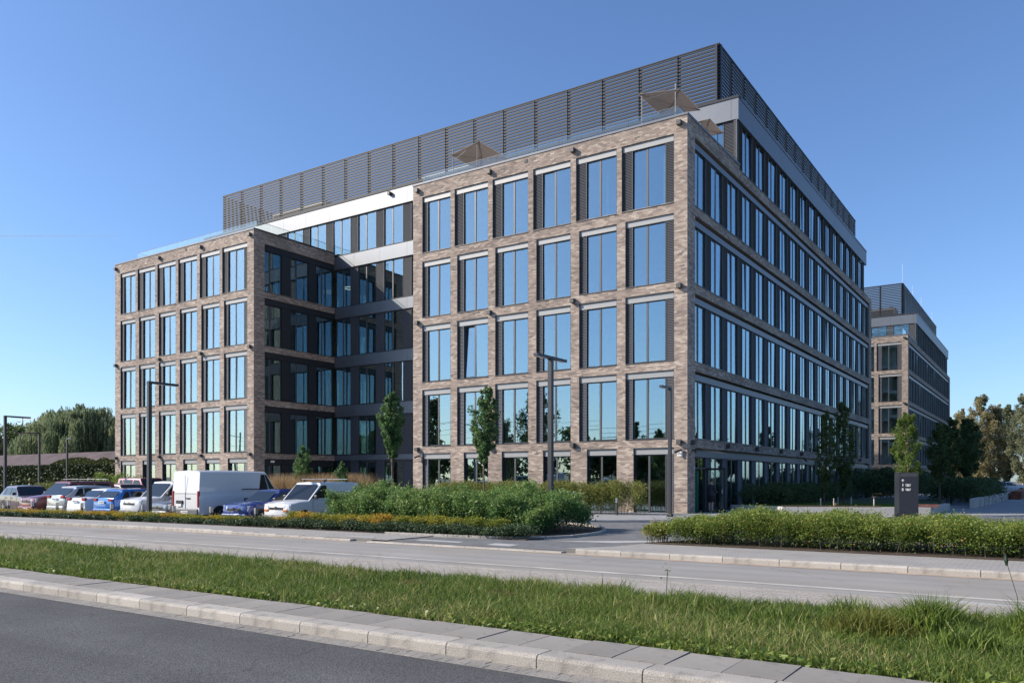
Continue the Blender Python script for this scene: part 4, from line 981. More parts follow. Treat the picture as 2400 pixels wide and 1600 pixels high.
# ================================================================== VEHICLES
def paint(name,c,metal=0.0): 
    return mat(name,c,.28,metal=metal,coat=.8,noise=.03,nscale=.7)
M_TYRE=mat('tyre_rubber',(.015,.015,.016),.85); M_RIM=mat('alloy_rim',(.45,.45,.46),.3,metal=.8); M_BLK=mat('black_trim',(.02,.02,.022),.5)
M_GREYT=mat('grey_bumper_plastic',(.10,.105,.11),.6); M_HEAD=mat('headlamp_glass',(.62,.64,.66),.12,spec=.8); M_TAIL=mat('tail_lamp_glass',(.32,.015,.015),.15,spec=.8)
M_ORNG=mat('indicator_glass',(.65,.17,.03),.2); M_PLATE=mat('number_plate',(.75,.75,.72),.5); M_CHROME=mat('chrome',(.7,.7,.7),.12,metal=1); M_EUB=mat('plate_band',(.02,.08,.4),.5)
def make_car(label,x,y,rz,pt,L,Wd,H,hood,belt,wsb,rf,rr_,rb,wins,kind='car',clear=.22,z=-.2,tail_z=.9,group=None,bump=None,roofw=.80,bars=False,noseh=None,name='parked_car',grille=True,hl=(.60,.82,.62),rearwin=True,boot=None,wheelr=.31):
    """local frame: nose at y=-L/2, x across. hood, belt heights; wsb/rf/rr_/rb: y fractions (0 nose..1 tail) of windscreen base, roof front, roof rear, rear base"""
    t=thing(name,label,'van' if kind=='van' else 'car',(x,y,z),rz,group); Y=lambda f:(f-.5)*L; w=Wd/2
    nh=noseh or hood-.12
    boot=boot or belt
    prof=[(0,nh-.22,.80),(.012,nh-.05,.90),(.045,nh,.95),(wsb*.55,(nh+hood)/2+.025,.99),(wsb,hood,1.0),(.5,belt,1.0),(rb,boot,1.0),(.93 if rb<.93 else (rb+1)/2,boot-.01,.985),(.985,boot-.06,.95),(1.0,boot-.22,.90)]
    if kind=='van': prof=[p for p in prof if p[0]<.9]+[(.97,boot,.985),(1.0,boot,.975)]
    prof=sorted(prof); rings=[]
    for f,zt,ww in prof:
        zb=clear+(.06 if f<.02 or f>.98 else 0); a=w*ww; zs=zb+(zt-zb)*.62
        rings.append([(-a*.93,Y(f),zb),(-a,Y(f),zb+.14),(-a*1.0,Y(f),zs),(-a*.97,Y(f),zt-.05),(-a*.88,Y(f),zt),(0,Y(f),zt+.025),(a*.88,Y(f),zt),(a*.97,Y(f),zt-.05),(a,Y(f),zs),(a,Y(f),zb+.14),(a*.93,Y(f),zb)])
    b=MB(); b.loft([list(reversed(r)) for r in rings],pt); body=b.build('body',t,smooth=True,bevel=0)
    # cabin
    br=w*roofw; bb=w*.955
    zb_=belt-.06
    def P(f,s,z_,ww): return (s*ww,Y(f),z_)
    cb=MB()
    n=7; rings=[]
    for i in range(n):
        u=i/(n-1)
        fb=wsb+(rb-wsb)*u; ft=rf+(rr_-rf)*u; cr=H-.045*(2*u-1)**2*(1 if kind=='car' else .5)
        rings.append([(-bb,Y(fb),zb_ if i not in(0,) else hood-.05),(-br*1.03,Y(ft),cr-.09),(-br*.93,Y(ft),cr-.02),(0,Y(ft),cr+.012),(br*.93,Y(ft),cr-.02),(br*1.03,Y(ft),cr-.09),(bb,Y(fb),zb_ if i not in (0,) else hood-.05)])
    cb.loft([list(reversed(r)) for r in rings],pt); cab=cb.build('cabin',t,smooth=True,bevel=0)
    # glass panels lie proud of the cabin skin
    def sidept(s,u,v,o=.012):
        fb=wsb+(rb-wsb)*u; ft=rf+(rr_-rf)*u; zt=H-.045*(2*u-1)**2*(1 if kind=='car' else .5)-.09; z0=zb_ if u>.001 else hood-.05
        return (s*(bb+(br*1.03-bb)*v+o),Y(fb+(ft-fb)*v),z0+(zt-z0)*v)
    for s in (-1,1):
        for (u0,u1,u2,u3) in wins:     # bottom u0..u1, top u2..u3
            pts=[sidept(s,u0,.12),sidept(s,u1,.12),sidept(s,u3,.93),sidept(s,u2,.93)]
            m=MB(); m.face(pts if s>0 else pts[::-1],M_CARGLASS); m.build('side_window',t)
    def cross(fb,zb2,ft,zt2,name,ins=.90,o=-.015,lo=.06,hi=.92):
        def q(v,s): 
            ww=(bb+(br-bb)*v)*ins; return (s*ww,Y(fb+(ft-fb)*v)+o,zb2+(zt2-zb2)*v)
        pts=[q(lo,-1),q(lo,1),q(hi,1),q(hi,-1)]; m=MB(); m.face(pts if o<0 else pts[::-1],M_CARGLASS); m.build(name,t)
    cross(wsb,hood-.05,rf,H-.06,'windscreen')
    if rearwin: cross(rb,zb_,rr_,H-.06,'rear_window',o=.015,lo=.25 if kind=='van' else .14,hi=.86)
    # wheels in dark arches
    for fy in (.185,.80):
        for s in (-1,1):
            wl=MB(); wl.tube([(s*(w-.20),0,0),(s*(w+.005),0,0)],wheelr,M_TYRE,20); o=wl.build('wheel',t); o.location=(0,Y(fy),wheelr)
            rm=MB(); rm.tube([(s*(w-.01),0,0),(s*(w+.012),0,0)],wheelr*.62,M_BLK,16)
            for k in range(5):
                a=k*2*PI/5; T=Matrix.Rotation(a,4,'X'); rm.box(s*(w+.008)-.012,s*(w+.008)+.012,-.03,.03,.03,wheelr*.6,M_RIM,T)
            rm.build('rim',o)
            ar=MB(); ar.tube([(s*(w-.03),Y(fy),wheelr+.02),(s*(w+.004),Y(fy),wheelr+.02)],wheelr+.055,M_BLK,20); ar.build('wheel_arch',t)
    bm_=bump or pt
    m=MB(); m.box(-w*.90,w*.90,-L/2-.05,-L/2+.18,clear-.02,clear+.26,bm_); m.build('front_bumper',t,bevel=.05)
    m=MB(); m.box(-w*.90,w*.90,L/2-.18,L/2+.05,clear,clear+.28,bm_); m.build('rear_bumper',t,bevel=.05)
    m=MB(); m.box(-w*.93,w*.93,-L/2+.2,L/2-.2,clear-.06,clear+.06,M_BLK); m.build('underbody',t)
    if grille:
        m=MB(); m.box(-w*.5,w*.5,-L/2-.012,-L/2+.05,nh-.27,nh-.19,M_BLK); m.box(-w*.52,w*.52,-L/2-.018,-L/2+.05,nh-.19,nh-.17,M_CHROME); m.build('grille',t)
        m=MB(); m.tube([(0,-L/2-.03,nh-.18),(0,-L/2-.0,nh-.18)],.055,M_CHROME,12); m.build('badge',t)
    hz0,hz1,hx=nh-.26,nh-.06,hl[2]
    for s in (-1,1):
        m=MB(); x0,x1=w*hx,w*.93; 
        m.loft([[(s*x0,-L/2-.01,hz0+.06),(s*x0,-L/2+.01,hz1-.04),(s*x0,-L/2+.12,hz1-.03),(s*x0,-L/2+.12,hz0+.06)],[(s*x1,-L/2+.06,hz0),(s*x1,-L/2+.10,hz1+.02),(s*(x1-.02),-L/2+.42,hz1+.04),(s*(x1-.02),-L/2+.30,hz0+.05)]],M_HEAD); m.build('headlight',t)
        m=MB(); 
        if kind=='van': m.box(s*w*.90-.055,s*w*.90+.055,L/2-.06,L/2+.03,tail_z-.35,tail_z+.35,M_TAIL)
        else: m.box(s*w*.74-.17,s*w*.74+.15,L/2-.10,L/2+.018,tail_z-.07,tail_z+.07,M_TAIL)
        m.build('tail_light',t,bevel=.02)
        m=MB(); m.box(s*(w+.02)-.02,s*(w+.02)+.16*s if s>0 else s*(w+.02)+.02,Y(wsb+.07)-.05,Y(wsb+.07)+.05,belt-.02,belt+.14,M_BLK) if s>0 else m.box(-(w+.18),-(w),Y(wsb+.07)-.05,Y(wsb+.07)+.05,belt-.02,belt+.14,M_BLK); m.build('wing_mirror',t,bevel=.03)
    for yy,d in ((-L/2-.055,-1),(L/2+.055,1)):
        zz=clear+.12 if d<0 or kind=='van' else tail_z-.12
        m=MB(); m.box(-.26,.26,min(yy,yy-.012*d),max(yy,yy-.012*d),zz-.05,zz+.06,M_PLATE); m.box(-.26,-.225,yy-.002+.0,yy+.002,zz-.05,zz+.06,M_EUB)
        for k in range(6): m.box(-.19+.068*k,-.155+.068*k,yy-.003,yy+.003,zz-.025,zz+.035,M_BLK)
        m.build('number_plate',t)
    if bars:
        for k,f in enumerate(bars):
            m=MB(); m.box(-w*.88,w*.88,Y(f)-.03,Y(f)+.03,H+.09,H+.12,M_RIM)
            for s in (-1,1): m.box(s*w*.72-.03,s*w*.72+.03,Y(f)-.03,Y(f)+.03,H-.04,H+.09,M_BLK)
            m.build('roof_bar',t)
    for s in (-1,1):
        for f in ((wsb+.14,) if kind=='van' else (.40,.60)):
            m=MB(); m.box(s*(w+.005)-.012,s*(w+.005)+.012,Y(f+.1)-.08,Y(f+.1)+.08,belt-.20,belt-.165,M_BLK); m.build('door_handle',t)
    # shut lines
    m=MB()
    for s in (-1,1):
        for f in ((wsb+.05,wsb+.26) if kind=='van' else (wsb+.06,.53,.74)):
            m.box(s*(w+.001)-.003,s*(w+.001)+.003,Y(f)-.004,Y(f)+.004,clear+.15,belt-.08,M_BLK)
    m.build('door_seams',t)
    return t
WC=[(.10,.42,.06,.30),(.45,.70,.34,.78),(.73,.88,.82,.92)]
P_WHITE=paint('white_car_paint',(.64,.65,.66)); P_BLUE=paint('dark_blue_paint',(.012,.035,.19),.3); P_LBLUE=paint('light_blue_paint',(.03,.16,.50),.3)
P_RED=paint('maroon_paint',(.20,.045,.045),.2); P_GREY=paint('grey_paint',(.12,.125,.135),.4); P_SILV=paint('silver_paint',(.48,.48,.47),.5); P_BRN=paint('brown_paint',(.10,.06,.062),.3)
YF=-15.5
def park(xc,L,front=True): return (xc,YF+L/2+.0,0.0) if front else (xc,YF+L/2,PI)
# small white van, nose to the road
x,y,r=park(-11.0,4.0); V1=make_car('small white delivery van with roof bars and a grey bumper beside the tall shrubs',x,y,r,P_WHITE,4.0,1.66,1.80,1.06,1.12,.245,.42,.965,.985,[(.03,.345,.045,.147)],'van',bump=M_GREYT,bars=(.50,.80),noseh=.96,hl=(0,0,.58),rearwin=False,name='delivery_van',roofw=.86)
m=MB(); m.box(-.66,-.44,-2.03,-1.9,.62,.72,M_ORNG); m.box(.44,.66,-2.03,-1.9,.62,.72,M_ORNG); m.build('indicator',V1,bevel=.02)
x,y,r=park(-13.6,4.05); make_car('dark blue hatchback between the small white van and the big white van',x,y,r,P_BLUE,4.05,1.70,1.49,.96,.98,.26,.44,.82,.96,WC,hl=(0,0,.50),noseh=.86)
x,y,r=park(-16.9,5.1,False); V2=make_car('big white panel van seen from behind, tallest vehicle in the row',x,y,r,P_WHITE,5.1,2.0,2.30,1.25,1.30,.16,.30,.985,1.0,[(.02,.10,.012,.035),(.115,.245,.042,.096)],'van',bump=M_GREYT,tail_z=1.05,clear=.35,rearwin=False,name='panel_van',roofw=.90,wheelr=.34,noseh=1.0)
m=MB(); 
m.box(-.006,.006,2.555,2.566,.62,2.08,M_BLK); m.box(-.85,.85,2.555,2.563,1.28,1.29,M_GREYT); m.box(-.34,-.06,2.555,2.58,1.05,1.10,M_BLK); m.box(.18,.62,2.555,2.60,.84,.98,M_BLK)
for s in (-1,1): m.box(s*1.0-.012,s*1.0+.012,-.9,.35,1.44,1.48,M_BLK); 
m.build('rear_doors',V2)
m=MB(); m.box(.25,.58,2.56,2.60,.72,.83,M_PLATE); m.build('rear_number_plate',V2)
x,y,r=park(-19.05,4.1); make_car('dark grey hatchback hidden behind the lamp post left of the big van',x,y,r,P_GREY,4.1,1.74,1.47,.95,.98,.27,.45,.82,.96,WC)
x,y,r=park(-21.25,4.4); make_car('white compact van with dark lower bumper left of the lamp post',x,y,r,P_WHITE,4.4,1.79,1.83,1.08,1.14,.24,.40,.965,.985,[(.05,.295,.04,.106),(.32,.56,.142,.46)],'van',bump=M_GREYT,hl=(0,0,.45),noseh=.98,name='delivery_van',roofw=.86)
x,y,r=park(-23.5,4.2,False); make_car('bright blue hatchback seen from behind',x,y,r,P_LBLUE,4.2,1.76,1.46,.96,1.0,.27,.44,.86,.975,WC,tail_z=.92)
x,y,r=park(-25.9,4.6,False); make_car('white saloon seen from behind, between the silver and the blue car',x,y,r,P_WHITE,4.6,1.85,1.47,.97,1.0,.27,.42,.74,.90,WC,tail_z=.93,boot=1.02)
x,y,r=park(-27.9,4.4,False); make_car('silver crossover seen from behind next to the maroon van',x,y,r,P_SILV,4.4,1.82,1.60,1.02,1.08,.26,.42,.84,.975,WC,tail_z=1.02,clear=.27)
x,y,r=park(-30.9,4.6); make_car('maroon family van with silver roof bars, nose to the road',x,y,r,P_RED,4.6,1.83,1.83,1.06,1.12,.25,.42,.95,.985,[(.08,.36,.05,.17),(.39,.62,.21,.52),(.66,.9,.57,.88)],'van',hl=(0,0,.50),bars=(.52,.72,.88),noseh=.96,name='family_van',roofw=.86)
make_car('brownish grey car seen from the side at the left edge of the row',-34.6,-13.6,PI/2-.12,P_BRN,4.5,1.8,1.58,1.0,1.05,.27,.43,.80,.96,WC,clear=.27,wheelr=.34)
make_car('dark maroon van in the second row, only its roof showing behind the white saloon',-33.4,-7.0,PI/2,P_RED,4.4,1.8,1.85,1.08,1.14,.25,.4,.95,.98,WC,'van',name='family_van',z=0)
make_car('dark car in the second row, only its roof showing behind the blue hatchback',-30.8,-9.8,PI/2,P_BRN,4.3,1.75,1.48,1.0,1.0,.27,.43,.82,.96,WC,z=0)
make_car('white car parked far off at the end of the square',9.6,90,PI/2,P_WHITE,4.4,1.8,1.5,1.0,1.0,.27,.43,.82,.96,WC,z=.06)
# ================================================================== STREET FURNITURE
def lamp_post(label,x,y,h,arms,z0=0,w=.13,group=None,length=1.25):
    t=thing('lamp_post',label,'lamp post',(x,y,z0),group=group)
    m=MB(); m.box(-.16,.16,-.16,.16,-.1,.04,M_POST); m.box(-.12,.12,-.12,.12,.04,.16,M_POST); m.build('base',t,bevel=.03)
    m=MB(); m.box(-w/2,w/2,-w/2,w/2,.0,h,M_POST); m.build('pole',t,bevel=.006)
    for a in arms:
        m=MB(); T=Matrix.Rotation(a,4,'Z'); m.box(-.075,.075,-w/2+.0,length,h-.02,h+.07,M_POST,T); o=m.build('lamp_arm',t)
        m=MB(); m.box(-.055,.055,.35,length-.06,h-.032,h-.02,M_HEAD,T); m.build('lamp_lens',o)
    return t
lamp_post('tall lamp post standing in front of the left wing beside the big white van',-16.26,-17.6,5.65,[0],.0,.15,length=1.3)
lamp_post('lamp post with two arms rising out of the island hedge before the brick front',.85,-14.1,5.6,[0,PI],.05,.15,length=.95)
lamp_post('lamp post with one short arm beside the entrance corner',.66,-3.7,5.6,[PI],.05,.14,length=1.0)
lamp_post('leftmost lamp post of the photo, its arm pointing right',-39.89,-12.49,5.65,[0],0,.15,length=1.5)
lamp_post('slim lamp post with its arm pointing left before the old shed',-57.16,-2.05,5.65,[PI],0,.15,length=2.0)
lamp_post('most distant lamp post, before the willow',-64.1,3.9,5.65,[-PI/2-.3],0,.15,length=2.0)
M_STEEL=mat('brushed_steel',(.5,.5,.5),.3,metal=.9)
def bollard(x,y,label,group,h=.62,m_=None,z=-.1):
    t=thing('bollard',label,'bollard',(x,y,z),group=group)
    m=MB(); m.box(-.05,.05,-.05,.05,0,h+abs(z),M_POST); m.build('post',t,bevel=.01)
    m=MB(); m.box(.051,.058,-.045,.045,h-.22+abs(z),h-.01+abs(z),M_STEEL); m.box(-.045,.045,-.058,-.051,h-.22+abs(z),h-.01+abs(z),M_STEEL); m.build('reflector_strip',t)
for u in (20,76,134,192,262,335,408,495,600,): bollard(onY(u,-17.15),-17.15,'low dark bollard with a bright reflector in the row before the parked cars','bollards before the parked cars')
bollard(-2.03,-3.45,'single dark bollard standing before the hornbeam hedge near the entrance',None,.86,z=0)
# litter bin half hidden in the shrubs
t=thing('litter_bin','grey litter bin with a flat lid half hidden in the tall shrubs','litter bin',(-.9,-9.6,0))
m=MB(); m.box(-.2,.2,-.2,.2,0,1.05,M_PANEL); m.build('bin_body',t,bevel=.01); m=MB(); m.box(-.28,.28,-.26,.26,1.14,1.19,M_PANEL); m.box(-.2,-.16,-.2,.2,1.05,1.14,M_POST); m.build('bin_lid',t)
# planter wall with a slatted bench top
t=thing('planter_wall','pale concrete planter wall enclosing lawn and shrubs on the square','planter',(0,0,0))
M_CONC=groundmat('planter_concrete',(.50,.47,.43),.08,1,.08,60,.8,.15)
wallp=[(.7,4.1),(3.85,2.25),(8.1,3.95),(9.9,4.7),(9.9,13.0)]
for a,b in zip(wallp[:-1],wallp[1:]):
    L=math.dist(a,b); n=max(1,round(L/1.25)); ang=math.atan2(b[1]-a[1],b[0]-a[0])
    for i in range(n):
        m=MB(); m.box(.004,L/n-.004,0,.3,0,.36,M_CONC); o=m.build('wall_block',t,bevel=.012); f=i/n; o.location=(a[0]+(b[0]-a[0])*f,a[1]+(b[1]-a[1])*f,.05); o.rotation_euler=(0,0,ang)
sheet('lawn',[(1.0,4.3),(3.85,2.6),(8.1,4.3),(9.7,5.0),(9.7,14),(8,26),(1.0,26)],.36,M_LAWN,.3)
rg=np.random.default_rng(50); n=60000; X=1.2+8.4*rg.random(n); Y=2.8+8*rg.random(n); k=(Y>2.75+.4*np.abs(X-3.85)+.1*(X<3.85)*(3.85-X)); X,Y=X[k],Y[k]
grass_blades('lawn_grass',X,Y,X*0+.36,.05+.03*rg.random(len(X)),.014,rg,G_GRASS,.5,np.clip(.35+.2*rg.random(len(X)),0,1))
t=thing('slatted_bench','long dark wooden slatted bench top on the planter wall','bench',(0,0,0))
M_WOOD=groundmat('dark_wood',(.12,.07,.05),.2,4,.3,60,.7,.3); M_WOODR=groundmat('red_brown_wood',(.20,.095,.075),.2,4,.3,60,.6,.3)
a,b=wallp[1],wallp[2]; L=math.dist(a,b); ang=math.atan2(b[1]-a[1],b[0]-a[0]); m_=MB(); m_.box(0,.045,0,.36,0,.035,M_WOOD); me=m_.mesh('bench_slat')
for i in range(int(L*.98/.075)):
    f=i*.075/L; ob('bench_slat',me,t,(a[0]+(b[0]-a[0])*f,a[1]+(b[1]-a[1])*f,.425),ang)
t=thing('wooden_deck_bench','reddish brown wooden lounger bench right of the sign totem','bench',(9.3,4.9,.42)); 
me=MB().box(-.9,.9,0,.085,0,.05,M_WOODR).mesh('deck_board')
for i in range(8): o=ob('deck_board',me,t,(0,i*.095-.2,.01*i),.25)
for x,y in ((5.3,3.6),(5.9,3.6),(5.2,7.8),(5.85,7.8),(7.5,4.6)):
    m=MB(); m.tube([(x,y,.3),(x,y,.80)],.035,M_BARKW,6); o=m.build('tree_stake'); tag(o,'short pale wooden stake standing in the lawn by the thin trees','stake','wooden stakes in the lawn')
# second planter along the square and rusty edge
t=thing('planter_wall','long pale low wall running back beside the square road','planter',(0,0,0))
for i in range(16):
    m=MB(); m.box(10.6+.05*i,10.9+.05*i,16+3*i,18.98+3*i,.05,.62,M_CONC); m.build('wall_block',t)
t=thing('corten_planter','rusty steel planter edge beside the square road','planter',(0,0,0)); M_RUST=groundmat('rusty_steel',(.20,.07,.035),.3,3,.3,50,.8,.3)
m=MB(); m.box(11.5,12.3,44,66,.05,.75,M_RUST); m.build('planter_side',t)
# sign totem
t=thing('sign_totem','dark grey sign totem with an arrow and the numbers 1 and 2','sign',(10.70,-8.5,0),.10)
M_SIGN=mat('sign_face',(.020,.024,.034),.45,metal=.2,noise=.05,nscale=1)
m=MB(); m.box(-.345,.345,-.02,.10,-.1,1.90,M_SIGN); m.build('sign_body',t,bevel=.004)
m=MB()
for i in range(40):
    z=.55+i*.034
    if z<1.86: m.face([(-.33,-.0225,z),(-.33,-.0225,z+.012),(-.20,-.0225,z+.09),(-.20,-.0225,z+.078)],M_INTD)
for i in range(17):
    x=-.20+i*.032; m.face([(x,-.0225,1.77),(x+.012,-.0225,1.77),(x+.09 if x<.22 else .33,-.0225,1.875 if x<.22 else 1.77+(.33-x)*1.1),(x+.078 if x<.22 else .32,-.0225,1.875 if x<.22 else 1.77+(.33-x)*1.1)],M_INTD)
m.build('hatched_border',t)
def text(body,size,parent,loc,rot=(PI/2,0,0),m=None,name='lettering',ext=.003,align='LEFT',bold=.0):
    cu=bpy.data.curves.new(name,'FONT'); cu.body=body; cu.size=size; cu.extrude=ext; cu.align_x=align; cu.offset=bold
    cu.materials.append(m or M_WHITE); tmp=bpy.data.objects.new('tmp',cu); COL.objects.link(tmp)
    dg=bpy.context.evaluated_depsgraph_get(); me=bpy.data.meshes.new_from_object(tmp.evaluated_get(dg)); bpy.data.objects.remove(tmp)
    o=ob(name,me,parent,loc); o.rotation_euler=rot; return o
m=MB(); m.box(-.108,-.092,-.026,-.0235,1.60,1.68,M_WHITE)
for s in (-1,1): m.face([(-.1,-.026,1.69),(-.1,-.026,1.672),(-.1+s*.035,-.026,1.638),(-.1+s*.035,-.026,1.656)][::s],M_WHITE)
m.build('arrow',t)
text('1',.105,t,(-.125,-.023,1.465),bold=.004); text('2',.105,t,(-.13,-.023,1.325),bold=.004)
for z in (1.465,1.325):
    text('Budynek',.043,t,(-.02,-.023,z+.040),bold=.002); text('Building',.043,t,(-.02,-.023,z-.003),bold=.002)
# house number plate on the corner pier
m=MB(); m.box(-.14,.14,-.02,0,-.14,.14,M_WHITE); o=m.build('number_sign',OFF,bevel=.01); o.location=(-.37,-.015,2.96)
o['label']='white square plate with the number 25c'
text('25c',.17,o,(-.13,-.021,-.06),m=M_BLK,bold=.003)
m=MB(); m.box(-.18,.18,-.01,.0,-.07,.07,M_WHITE); o=m.build('door_sign',OFF); o.location=(XLC-.085,1.7,3.02); o.rotation_euler=(0,0,PI/2)
# wire hooks and lettering over the side entrance
for i in range(4):
    y=.62+.62*i; m=MB(); m.tube([(0.01,y-.15,3.62),(.62,y+.0,3.12),(1.0,y+.12,2.98),(1.04,y+.12,3.03)],.008,M_STEEL,4); m.build('awning_wire',OFF)
m=MB(); 
for i in range(9): m.box(-.095,-.085,1.15+i*.13,1.20+i*.13,2.86,2.93+.03*(i%2),M_INTD)
# entrance: open dark door with a green panel, shelves behind, glass leaf
t=thing('entrance_door','tall open glazed entrance door beside the brick corner','door',(0,0,0))
m=MB(); m.box(-.12,-.05,1.02,1.12,.05,2.3,M_FRAME); m.box(-.12,-.05,1.12,2.95,2.22,2.3,M_FRAME); m.build('door_frame',t)
T=Matrix.Translation((-.05,2.72,.06))@Matrix.Rotation(-PI/2+1.25,4,'Z')
m=MB(); W_=1.15
m.box(0,W_,-.03,.03,2.12,2.22,M_FRAME,T).box(0,W_,-.03,.03,0,.1,M_FRAME,T).box(0,.09,-.03,.03,.1,2.12,M_FRAME,T).box(W_-.09,W_,-.03,.03,.1,2.12,M_FRAME,T); o=m.build('door_leaf',t)
m=MB(); m.box(.09,W_-.09,-.008,.008,.1,2.12,M_CLEAR,T); m.build('pane',o)
m=MB(); m.tube([tuple(T@Vector((W_-.14,-.07,.95))),tuple(T@Vector((W_-.14,-.07,1.15)))],.02,M_STEEL,6); m.build('handle',o)
M_GREEN=mat('green_panel',(.0,.15,.085),.5)
m=MB(); m.box(-.55,-.06,1.46,1.52,.05,2.15,M_GREEN); o=m.build('green_door_panel',t)
t=thing('shop_shelf','narrow shop shelf with goods inside the entrance by the corner','shelf',(-.5,1.05,.05)); rs=random.Random(4)
m=MB(); m.box(0,.3,0,.36,0,.03,M_WHITE)
for k in range(5): m.box(0,.3,0,.36,.28+.3*k,.30+.3*k,M_WHITE)
m.box(-.02,0,0,.36,0,1.6,M_WHITE); m.build('shelf_frame',t)
gm=[mat('goods_%s'%n,c_,.6) for n,c_ in (('red',(.4,.05,.04)),('cream',(.6,.5,.35)),('blue',(.05,.1,.35)),('brown',(.2,.1,.06)))]
for k in range(4):
    for j in range(3): m=MB(); m.box(.18,.28,.03+j*.11,.11+j*.11,.30+.3*k,.42+.3*k+rs.random()*.08,rs.choice(gm)); m.build('packet',t)
# terrace awnings
M_CLOTH=leafmat('awning_cloth',[(.50,.45,.41),(.50,.45,.41)],.55,.9)
def awning(label,x0,x1,y0,y1,zl,zr,pole):
    t=thing('terrace_awning',label,'awning',(x0,y0,ZT))
    P_=lambda x,y,z:(x-x0,y-y0,z-ZT)
    m=MB(); n=6
    for j in range(2):
        for i in range(n):
            for jj in range(1):
                pass
    m=MB(); nx,ny=6,6; g=[[P_(x0+(x1-x0)*i/nx,y0+(y1-y0)*j/ny,zl+(zr-zl)*i/nx-.10*math.sin(PI*i/nx)*math.sin(PI*j/ny)) for i in range(nx+1)] for j in range(ny+1)]
    for j in range(ny):
        for i in range(nx):
            q=[g[j][i],g[j][i+1],g[j+1][i+1],g[j+1][i]]; m.face(q,M_CLOTH); m.face([(p[0],p[1],p[2]-.012) for p in reversed(q)],M_CLOTH)
    m.build('awning_cloth',t)
    for (x,y) in pole: m=MB(); m.tube([P_(x,y,ZT-.2),P_(x,y,max(zl,zr)+.03)],.022,M_LOUV,6); m.build('awning_pole',t)
    m=MB(); m.tube([P_(pole[0][0],pole[0][1],zl-.35),P_(pole[1][0],pole[1][1],zr+.02)],.014,M_STEEL,5); m.tube([P_(x0,y0,zl),P_(x1,y1,zr-.02)],.018,M_FRAME,4); m.tube([P_(x1,y0,zr),P_(x0,y1,zl-.02)],.018,M_FRAME,4)
    m.tube([P_(x0,y1,zl),P_(x1,y1,zr)],.03,M_STEEL,5); m.build('brace_wire',t)
awning('taupe sun awning on steel poles at the roof terrace corner, the largest one',-3.0,-.72,.85,3.6,21.30,20.95,[(-2.8,.95),(-1.0,.95)])
awning('smaller taupe awning farther back on the corner terrace',-2.0,-.45,4.3,6.4,20.75,20.70,[(-1.0,4.4),(-.75,6.3)])
awning('taupe sun awning at the left part of the front roof terrace',-15.1,-13.0,.85,3.9,20.9,21.25,[(-14.96,.95),(-13.18,.95)])
# railing at the end of the square
t=thing('metal_fence','pale blue metal railing across the end of the square','fence',(-2,94,.06)); M_RAIL=mat('pale_blue_metal',(.25,.38,.55),.5,metal=.2)
m=MB(); m.box(0,34,-.03,.03,.98,1.05,M_RAIL).box(0,34,-.03,.03,.1,.15,M_RAIL); m.build('rail',t)
me=MB().box(-.02,.02,-.02,.02,.15,.98,M_RAIL).mesh('baluster')
for i in range(150): ob('baluster',me,t,(i*.225,0,0))
for i in range(12):
    m=MB(); m.box(0,.95,0,.1,0,1.0,mat('orange_board',(.55,.16,.04),.6) if i%3 else M_WHITE); o=m.build('site_barrier'); o.location=(10.4+1.1*i,93.0,.06); tag(o,'orange site barrier board at the far end of the square' if i%3 else 'white site barrier board among the orange ones at the far end','barrier','orange barrier boards' if i%3 else 'white barrier boards')
# small gabled kiosk beyond the railing
t=thing('kiosk','small white kiosk with a brown hipped roof beyond the railing','kiosk',(5.4,92.2,.06)); m=MB(); m.box(-1.2,1.2,-.8,.8,0,.9,M_WHITE); m.build('wall',t); m=MB()
for a,b in (((-1.4,-1),(1.4,-1)),((1.4,-1),(1.4,1)),((1.4,1),(-1.4,1)),((-1.4,1),(-1.4,-1))): m.face([(*a,.9),(*b,.9),(0,0,1.55)],M_WOODR)
m.build('roof',t)
# ================================================================== OLD SHED ON THE LEFT
M_ROOFT=mat('fibre_cement_roof',(.17,.13,.125),.9,noise=.35,nscale=.6); M_SHEDW=mat('shed_render',(.20,.21,.20),.9,noise=.4,nscale=.5)
t=thing('old_shed','long old shed with a corrugated brownish roof and ivy covered walls','shed',(0,0,0))
x0,x1=-92.5,-50; yf_,yr_,yb_=7.5,10.5,14.5
m=MB(); m.box(x0+.6,x1,yf_+.2,yb_,-.26,3.0,M_SHEDW); m.face([(x0+.6,yf_+.2,3.0),(x0+.6,yb_,3.0),(x0+.6,yr_+.5,4.5)],M_SHEDW); m.build('wall',t)
m=MB(); n=int((x1-x0)/.25)
ez,rz_=3.10,4.72
for i in range(n):
    a=x0+i*.25; hgt=.05
    for (p,q,h1,h2) in ((a,a+.125,0,hgt),(a+.125,a+.25,hgt,0)):
        m.face([(p,yf_-.3,ez+h1),(q,yf_-.3,ez+h2),(q,yr_,rz_+h2),(p,yr_,rz_+h1)],M_ROOFT); m.face([(q,yb_,ez+h2),(p,yb_,ez+h1),(p,yr_,rz_+h1),(q,yr_,rz_+h2)],M_ROOFT)
m.build('corrugated_roof',t)
m=MB(); m.box(x0,x0+.12,yf_-.3,yf_-.2,2.95,3.1,M_WOOD); 
for f in np.linspace(0,1,5): m.box(x0+.3+f*6,x0+.5+f*6,yf_+.1,yf_+.2,0,3,M_WOOD)
m.build('timber_post',t)
r_=np.random.default_rng(90); n=60000; X=-88+38*r_.random(n); q=r_.random(n)
Z=-.1+3.4*r_.random(n); Y=yf_-.15-.5*r_.random(n)**2; k=(X>-83)|(r_.random(n)<.35*((X+90)/7)); X,Y,Z=X[k],Y[k],Z[k]
P=np.stack([X,Y,Z],1); X2=-74+24*r_.random(16000); s2=r_.random(16000); wv=.10+.5*np.clip(np.sin(X2*.35+1.2)*.5+.2+.5*(X2>-66),0,1); s2*=wv
